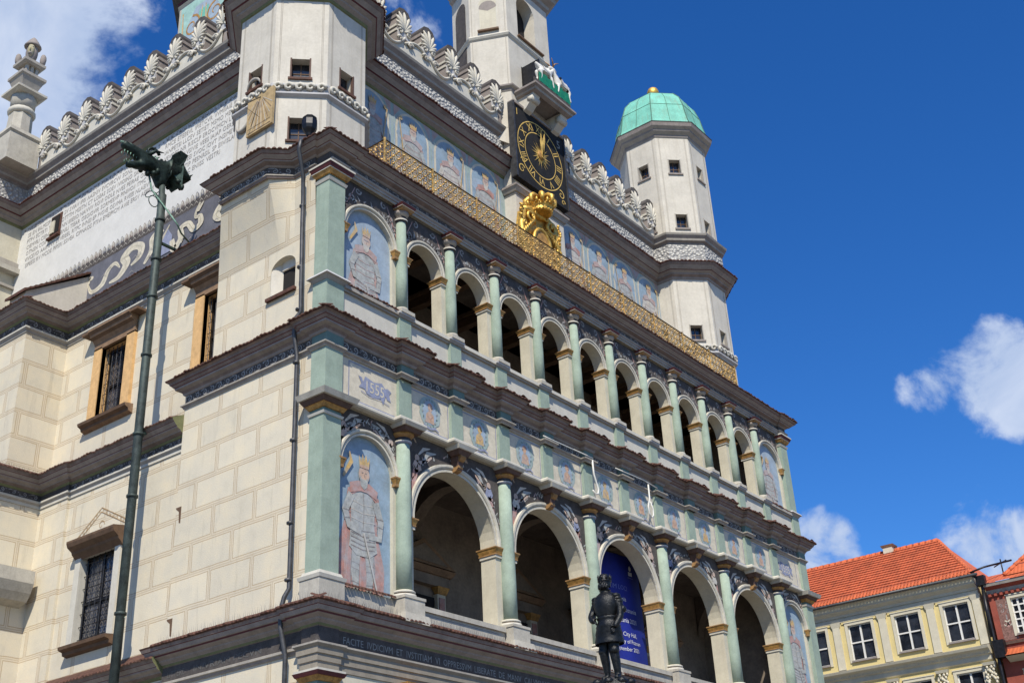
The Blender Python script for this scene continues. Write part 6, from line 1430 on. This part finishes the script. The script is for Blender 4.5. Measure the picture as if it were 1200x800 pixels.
for hx, hy, hz, s in ((.20, -.12, .74, 1), (-.17, -.12, .90, -1)):   # gloved fingers closed on belt and hip
    for k in range(4): mb.tube([K((hx + .012 * (k - 1.5), hy - .01, hz - .0 - .014 * k)), K((hx - s * .02 + .012 * (k - 1.5), hy - .05, hz - .025 - .014 * k)), K((hx - s * .05, hy - .045, hz - .045 - .012 * k))], [.013, .012, .009], BLACKS, 6)
    mb.tube([K((hx, hy, hz + .02)), K((hx - s * .03, hy - .04, hz + .03)), K((hx - s * .055, hy - .05, hz + .01))], [.015, .013, .01], BLACKS, 6)
mb.build('figure', st, (SX, SY, SZ)); mb = MB()
def KL(prof, n=18, ry=1.0, cx=0, cy=0, m=BLACKS):
    vs = [K((cx + r * math.cos(2 * PI * i / n), cy + r * ry * math.sin(2 * PI * i / n), z)) for r, z in prof for i in range(n)]
    mb.add(vs, [(j * n + i, j * n + (i + 1) % n, (j + 1) * n + (i + 1) % n, (j + 1) * n + i) for j in range(len(prof) - 1) for i in range(n)], m, True)
KL([(.255, .54), (.26, .58), (.235, .68), (.245, .69), (.215, .78), (.225, .79), (.19, .86), (.175, .89), (.195, .91), (.195, .935), (.17, .95)], ry=.85)           # plated skirt and belt
KL([(.175, .95), (.215, 1.05), (.232, 1.14), (.22, 1.21), (.16, 1.27), (.09, 1.31), (.08, 1.335), (.11, 1.34)], ry=.78, cy=-.015)                             # breastplate and gorget
for s in (-1, 1):
    for k in range(3): mb.ell(K((s * (.20 + .012 * k), 0.01 * k, 1.235 - .045 * k)), (.075, .075, .045), BLACKS, 10, 6)
    mb.ell(K((s * .11, -.055, .44)), (.075, .075, .075), BLACKS, 10, 6); mb.ell(K(((.28 if s > 0 else -.33), .05, 1.03)), (.06, .06, .06), BLACKS, 8, 6)
    mb.ell(K((s * .085 - .02, -.10, 1.13)), (.06, .03, .07), BLACKS, 8, 6)
for k in range(8):
    a = 2 * PI * k / 8; mb.ell(K((.2 * math.cos(a), .16 * math.sin(a), .60)), (.035, .035, .04), BLACKS, 6, 5)
mb.build('armour', st, (SX, SY, SZ + .8)); mb = MB()
KL([(.093, 1.40), (.105, 1.44), (.108, 1.50), (.098, 1.55), (.07, 1.59), (.02, 1.605)], ry=1.05); KL([(.102, 1.47), (.12, 1.475), (.118, 1.495), (.102, 1.50)], ry=1.05)
for k in range(9): a = 2 * PI * k / 9; mb.tube([K((.10 * math.cos(a), .105 * math.sin(a), 1.50)), K((.12 * math.cos(a), .125 * math.sin(a), 1.575))], [.022, .006], BLACKS, 5)
for k in range(14): a = R(200 + 10 * k); mb.ell(K((.085 * math.cos(a), .085 * math.sin(a) - .02, 1.385 + .015 * (k % 3))), (.028, .028, .035), BLACKS, 6, 4)
mb.tube([K((0, -.10, 1.475)), K((0, -.125, 1.445)), K((0, -.10, 1.43))], [.01, .016, .012], BLACKS, 6)
for s in (-1, 1): mb.ell(K((s * .035, -.095, 1.465)), (.014, .012, .01), BLACKM, 6, 4); mb.tube([K((s * .005, -.115, 1.42)), K((s * .04, -.105, 1.41))], [.012, .006], BLACKS, 5)
mb.build('crowned_helmet', st, (SX, SY, SZ + 1.5))
mb = MB(); mb.lathe((SX, SY), [(.9, 0), (.9, .35), (.7, .4), (.7, .8), (.32, .95), (.26, 1.2), (.22, 4.5), (.28, 4.55), (.24, 4.62), (.30, 4.8), (.42, 4.95), (.42, 5.04), (.20, 5.06)], PEDW, 20); mb.build('pillar', st, (SX, SY, 0))
mb = MB(); mb.lathe((SX, SY), [(.34, 5.04), (.36, 5.10), (.33, 5.15), (.30, 5.19), (.10, 5.215)], BLACKS, 8, False, .3)
for k in range(9): a = 2 * PI * k / 9; mb.ell((SX + .28 * math.cos(a), SY + .28 * math.sin(a), 5.16), (.08, .08, .06), BLACKS, 7, 5)
mb.build('bronze_plinth', st, (SX, SY, 5.1))

# ================================================================== TENEMENTS on the square
FX = 45.0
ye = tag(empty('yellow_tenement', (FX + 4, 6, 0)), 'pale yellow tenement with orange tiled hip roof and white windows behind the town hall corner', 'house')
ya, yb_ = -.55, 19.0; wins = [.74 + 2.62 * i for i in range(7)]
mb = MB(); hl = [(yb_ - y - .66, yb_ - y + .66, 15.14, 17.0) for y in wins] + [(yb_ - y - .66, yb_ - y + .66, 10.6, 13.55) for y in wins] + [(yb_ - y - .66, yb_ - y + .66, 6.2, 9.0) for y in wins]
holed(mb, (FX, yb_), (FX, ya), 0, 18.1, hl, .22, YEL, PALEY); mb.box(FX + .3, FX + 9, ya, yb_, 0, 18.1, YEL); mb.box(FX, FX + .35, ya, ya + .02, 0, 18.1, YEL); mb.build('wall', ye, (FX, 6, 0))
mb = MB(); zr = 21.75; e0 = 18.22; rx = FX + 4.4
mb.add([(FX - .42, ya - .05, e0), (FX - .42, yb_ + .3, e0), (rx, yb_ - 2, zr), (rx, 2.3, zr), (FX + 9.2, ya - .05, e0), (FX + 9.2, yb_ + .3, e0)], [(0, 3, 2, 1), (0, 4, 3), (4, 5, 2, 3), (1, 2, 5)], ROOFT)
E0, E1, R0, R1 = Vector((FX - .42, ya - .05, e0)), Vector((FX - .42, yb_ + .3, e0)), Vector((rx, 2.3, zr)), Vector((rx, yb_ - 2, zr)); up_ = Vector((-(zr - e0), 0, rx - FX + .42)).normalized(); nc = 17
for k in range(nc):
    t0, t1 = k / nc, (k + 1) / nc; a0, b0 = E0.lerp(R0, t0), E1.lerp(R1, t0); a1, b1 = E0.lerp(R0, t1), E1.lerp(R1, t1); lo, hi = up_ * .075, up_ * .02
    mb.add([a0 + up_ * .005, b0 + up_ * .005, b0 + lo, a0 + lo, b1 + hi, a1 + hi], [(0, 3, 2, 1), (3, 5, 4, 2)], ROOFT)
mb.add([(FX - .42, ya - .05, e0 - .05), (FX - .42, yb_ + .3, e0 - .05), (FX + 9, yb_ + .3, e0 - .05), (FX + 9, ya - .05, e0 - .05)], [(0, 1, 2, 3)], PALEY)
rf = mb.build('roof', ye, (FX + 4, 6, 18.2)); mb = MB()
for a, b in (((FX - .42, ya - .05, e0), (rx, 2.3, zr)), ((rx, 2.3, zr), (rx, yb_ - 2, zr))):
    a, b = Vector(a), Vector(b); n = int((b - a).length / .36)
    for i in range(n): p0 = a.lerp(b, i / n); p1 = a.lerp(b, (i + 1.08) / n); mb.tube([p0 + Vector((0, 0, .02)), p1 + Vector((0, 0, .02))], [.12, .09], ROOFT, 7)
mb.build('ridge_tiles', rf, (rx, 6, zr)); MB().box(rx - .3, rx + .3, 4.85, 5.4, 21.2, 21.95, PALEY).tbox(rx - .38, rx + .38, 4.75, 5.5, 21.95, 22.08, BROWNL, .05).build('chimney', rf, (rx, 5, 21.5))
mb = MB()
for i in range(int((yb_ - ya) / .19)): y = ya + .19 * (i + .5); mb.tube([(FX - .52, y, e0 - .02), (FX - .1, y, e0 + .33)], .075, ROOFT, 6)
mb.build('eaves_tiles', rf, (FX, 6, e0)); MB().tube([(FX - .56, ya - .3, e0 - .10), (FX - .56, yb_, e0 - .10)], .075, PIPE, 8).build('gutter', ye, (FX, 6, e0))
MB().sweep([(FX, yb_), (FX, ya)], [(0, 17.45), (.06, 17.5), (.08, 17.62), (.28, 17.78), (.32, 17.95), (.42, 18.1), (.42, 18.16), (0, 18.16)], [PALEY] * 7).build('cornice', ye, (FX, 6, 17.8))
MB().sweep([(FX, yb_), (FX, ya)], [(0, 13.95), (.10, 14.0), (.12, 14.22), (.18, 14.26), (.30, 14.42), (.45, 14.5), (.50, 14.62), (0, 14.74)], [PALEY, PALEY, PALEY, PALEY, PALEY, PALEY, GREYL]).build('cornice', ye, (FX, 6, 14.4))
mb = MB()
for i in range(96): y = ya + .2 * (i + .5); mb.box(FX - .24, FX - .13, y - .05, y + .05, 14.28, 14.38, PALEY)
mb.build('dentils', ye, (FX, 6, 14.3)); pi0 = None
for i in range(8):
    y = -.37 + .02 if i == 0 else (wins[i - 1] + wins[i]) / 2 if i < 7 else 17.8
    if pi0 is None:
        pi0 = MB().box(FX - .09, FX, y - .2, y + .2, 14.75, 17.0, PALEY).tbox(FX - .14, FX, y - .28, y + .28, 17.0, 17.25, PALEY, .05).box(FX - .05, FX, y - .13, y + .13, 14.95, 16.8, YEL).build('pilaster', ye, (FX, y, 15)); yp = y
        mb = MB().box(FX - .1, FX, y - .22, y + .22, 9.5, 12.7, PALEY); rg = random.Random(5)
        for k in range(40): mb.ell((FX - .13 - rg.uniform(0, .09), y + rg.uniform(-.27, .27), 12.85 + rg.uniform(0, .8)), (.06, .07, .09), PALEY, 6, 4)
        mb.tbox(FX - .28, FX, y - .34, y + .34, 13.7, 13.84, PALEY, .05); pi1 = mb.build('corinthian_pilaster', ye, (FX, y, 10))
    else: dup(pi0, ye, (0, y - yp, 0)); dup(pi1, ye, (0, y - yp, 0))
mb = MB(); mb.box(FX - .06, FX, ya, yb_, 17.25, 17.45, PALEY); 
for y in wins: mb.box(FX - .045, FX, y - .98, y + .98, 17.12, 17.25, YEL)
mb.build('string_course', ye, (FX, 6, 17.3))


def cross_window(par, x, y, z0, z1, hw, frame=WINW, trim=PALEY, bars=1, hb=1):
    w = MB().box(x + .14, x + .18, y - hw, y + hw, z0, z1, GLASS).build('window', par, (x, y, z0)); mb = MB(); t = .055
    for a in (-hw + t / 2, hw - t / 2): mb.box(x + .08, x + .14, y + a - t / 2, y + a + t / 2, z0, z1, frame)
    for b in (z0 + t / 2, z1 - t / 2): mb.box(x + .082, x + .138, y - hw, y + hw, b - t / 2, b + t / 2, frame)
    for k in range(1, bars + 1): q = y - hw + 2 * hw * k / (bars + 1); mb.box(x + .07, x + .145, q - .045, q + .045, z0, z1, frame)
    for k in range(1, hb + 1): q = z0 + (z1 - z0) * k / (hb + 1); mb.box(x + .072, x + .143, y - hw, y + hw, q - .035, q + .035, frame)
    mb.build('window_frame', w, (x, y, z0)); mb = MB()
    for a, b in ((-hw - .16, -hw - .0), (hw + .0, hw + .16)): mb.box(x - .05, x, y + a, y + b, z0 - .1, z1 + .15, trim); 
    mb.box(x - .05, x, y - hw, y + hw, z1, z1 + .15, trim); mb.box(x - .08, x - .0, y - hw - .19, y + hw + .19, z1 + .15, z1 + .20, trim); mb.build('window_surround', w, (x, y, z0))
    MB().box(x - .12, x + .1, y - hw - .03, y + hw + .03, z0 - .09, z0, GREYC).build('window_sill', w, (x, y, z0)); return w


w0 = None
for i, y in enumerate(wins):
    if w0 is None: w0 = cross_window(ye, FX, y, 15.14, 17.0, .66); w1 = cross_window(ye, FX, y, 10.6, 13.55, .66); w2 = cross_window(ye, FX, y, 6.2, 9.0, .66)
    else: dup(w0, ye, (0, y - wins[0], 0)); dup(w1, ye, (0, y - wins[0], 0)); dup(w2, ye, (0, y - wins[0], 0))
mb = MB(); yy = -.98
mb.tube([(FX - .5, -.6, 18.1), (FX - .25, -.8, 17.95), (FX - .22, -.88, 17.7), (FX - .22, -.88, 8), (FX - .22, -.88, 0)], .085, BLACKM, 8); mb.box(FX - .45, FX - .1, -1.12, -.68, 17.55, 18.05, BLACKM); mb.tube([(FX - .5, -.4, 18.25), (FX - .3, -1.2, 18.45), (FX + 1.2, -2.2, 18.9)], .05, BLACKM, 6)
mb.tube([(FX - .22, -.88, 17.3), (FX - .22, -.80, 15)], .1, BLACKM, 8); mb.box(FX - .5, FX - .1, -1.35, -.80, 13.9, 14.75, BLACKM); mb.build('rain_downpipe', ye, (FX, yy, 10))

re_ = tag(empty('red_tenement', (FX + 4, -6, 0)), 'dark red tenement with scratched grey panels and white framed windows at the right edge', 'house')
mb = MB(); yr0, yr1 = -12.0, -.95
rw = [-2.6, -5.6, -8.6]
holed(mb, (FX + .1, yr1), (FX + .1, yr0), 0, 17.6, [(yr1 - y - .62, yr1 - y + .62, 15.0, 16.75) for y in rw] + [(yr1 - y - .62, yr1 - y + .62, 10.4, 13.1) for y in rw], .25, REDR, PALEY); mb.box(FX + .4, FX + 9, yr0, yr1, 0, 17.6, REDR)
mb.build('wall', re_, (FX, -6, 0))
mb = MB(); mb.add([(FX - .35, yr1 + .1, 17.62), (FX - .35, yr0, 17.62), (FX + 1.3, yr0, 18.35), (FX + 1.3, yr1 + .1, 18.35)], [(0, 3, 2, 1)], ROOFT); mb.box(FX + .9, FX + 6, -8, -2.35, 17.6, 18.6, REDR); mb.add([(FX + .4, -1.9, 18.0), (FX + .4, -8.4, 18.0), (FX + 3.4, -5.2, 21.2), (FX + 6.4, -1.9, 18.0), (FX + 6.4, -8.4, 18.0)], [(0, 2, 1), (0, 3, 2), (3, 4, 2), (1, 2, 4)], ROOFT)
r_ = mb.build('roof', re_, (FX, -6, 18)); mb = MB(); a, b = Vector((FX + .4, -1.9, 18.03)), Vector((FX + 3.4, -5.2, 21.23))
for i in range(13): mb.tube([a.lerp(b, i / 13), a.lerp(b, (i + 1.08) / 13)], [.12, .09], ROOFT, 7)
mb.build('ridge_tiles', r_, (FX + 2, -3, 19)); MB().sweep([(FX + .1, yr1), (FX + .1, yr0)], [(0, 17.0), (.1, 17.1), (.14, 17.3), (.38, 17.45), (.42, 17.6), (0, 17.62)], [REDR, GREYL, REDR, GREYL, PALEY]).build('cornice', re_, (FX, -6, 17.4))
mb = MB()
for i in range(40): y = yr1 - .28 * (i + .5); mb.box(FX - .04, FX + .1, y - .07, y + .07, 16.98, 17.14, REDR)
mb.build('dentils', re_, (FX, -6, 17)); mb = MB(); p = Paint(mb, **side(FX + .094)).lay()
for c in (-1.62, -4.1, -7.1):
    p.poly([(-c - .36, 14.75), (-c + .36, 14.75), (-c + .36, 16.8), (-c - .36, 16.8)], REDG); p.lay()
    for s in (-1, 1): p.spiral((-c + s * .13, 15.55), .16, .8, PI / 2, .07, ORNL, s)
    p.ellipse((-c, 15.5), .10, .13, MRED, 10); p.ribbon([(-c, 15.75), (-c, 16.0)], .06, ORN)
    for k in range(5): p.spiral((-c + .15 * (-1) ** k, 16.1 + .12 * k), .1, 1, k, .03, ORN, (-1) ** k)
    p.lay(-1)
mb.build('scratched_panel', re_, (FX, -4, 15)); w0 = None
for y in rw:
    if w0 is None: w0 = cross_window(re_, FX + .1, y, 15.0, 16.75, .62, WINW, PALEY, 3, 4); w1 = cross_window(re_, FX + .1, y, 10.4, 13.1, .62, WINW, PALEY, 3, 5)
    else: dup(w0, re_, (0, y - rw[0], 0)); dup(w1, re_, (0, y - rw[0], 0))
mb = MB(); mb.add([(FX - .55, yr1 - .35, 13.95), (FX - .55, yr0, 13.95), (FX + .1, yr0, 14.35), (FX + .1, yr1 - .35, 14.35)], [(0, 3, 2, 1)], ROOFT); mb.add([(FX - .5, yr1 - .35, 13.9), (FX - .5, yr0, 13.9), (FX + .1, yr0, 13.7), (FX + .1, yr1 - .35, 13.7)], [(0, 1, 2, 3)], PALEY); mb.build('canopy_roof', re_, (FX, -6, 14)); MB().box(FX + .02, FX + .1, yr0, yr1, 14.55, 14.7, TILEB).build('string_course', re_, (FX, -6, 14.6))
mb = MB(); mb.tube([(FX + 2.2, -1.4, 18.3), (FX + 2.2, -1.4, 19.35)], .035, BLACKM, 6); mb.tube([(FX + 2.2, -1.0, 19.0), (FX + 2.2, -1.7, 19.25)], .03, BLACKM, 6); mb.build('antenna', re_, (FX + 2, -1.4, 18.5))

# ================================================================== GROUND
mb = MB(); mb.add([(-400, -400, 0), (500, -400, 0), (500, 500, 0), (-400, 500, 0)], [(0, 1, 2, 3)], COB); g = mb.build('ground'); g['kind'] = 'structure'
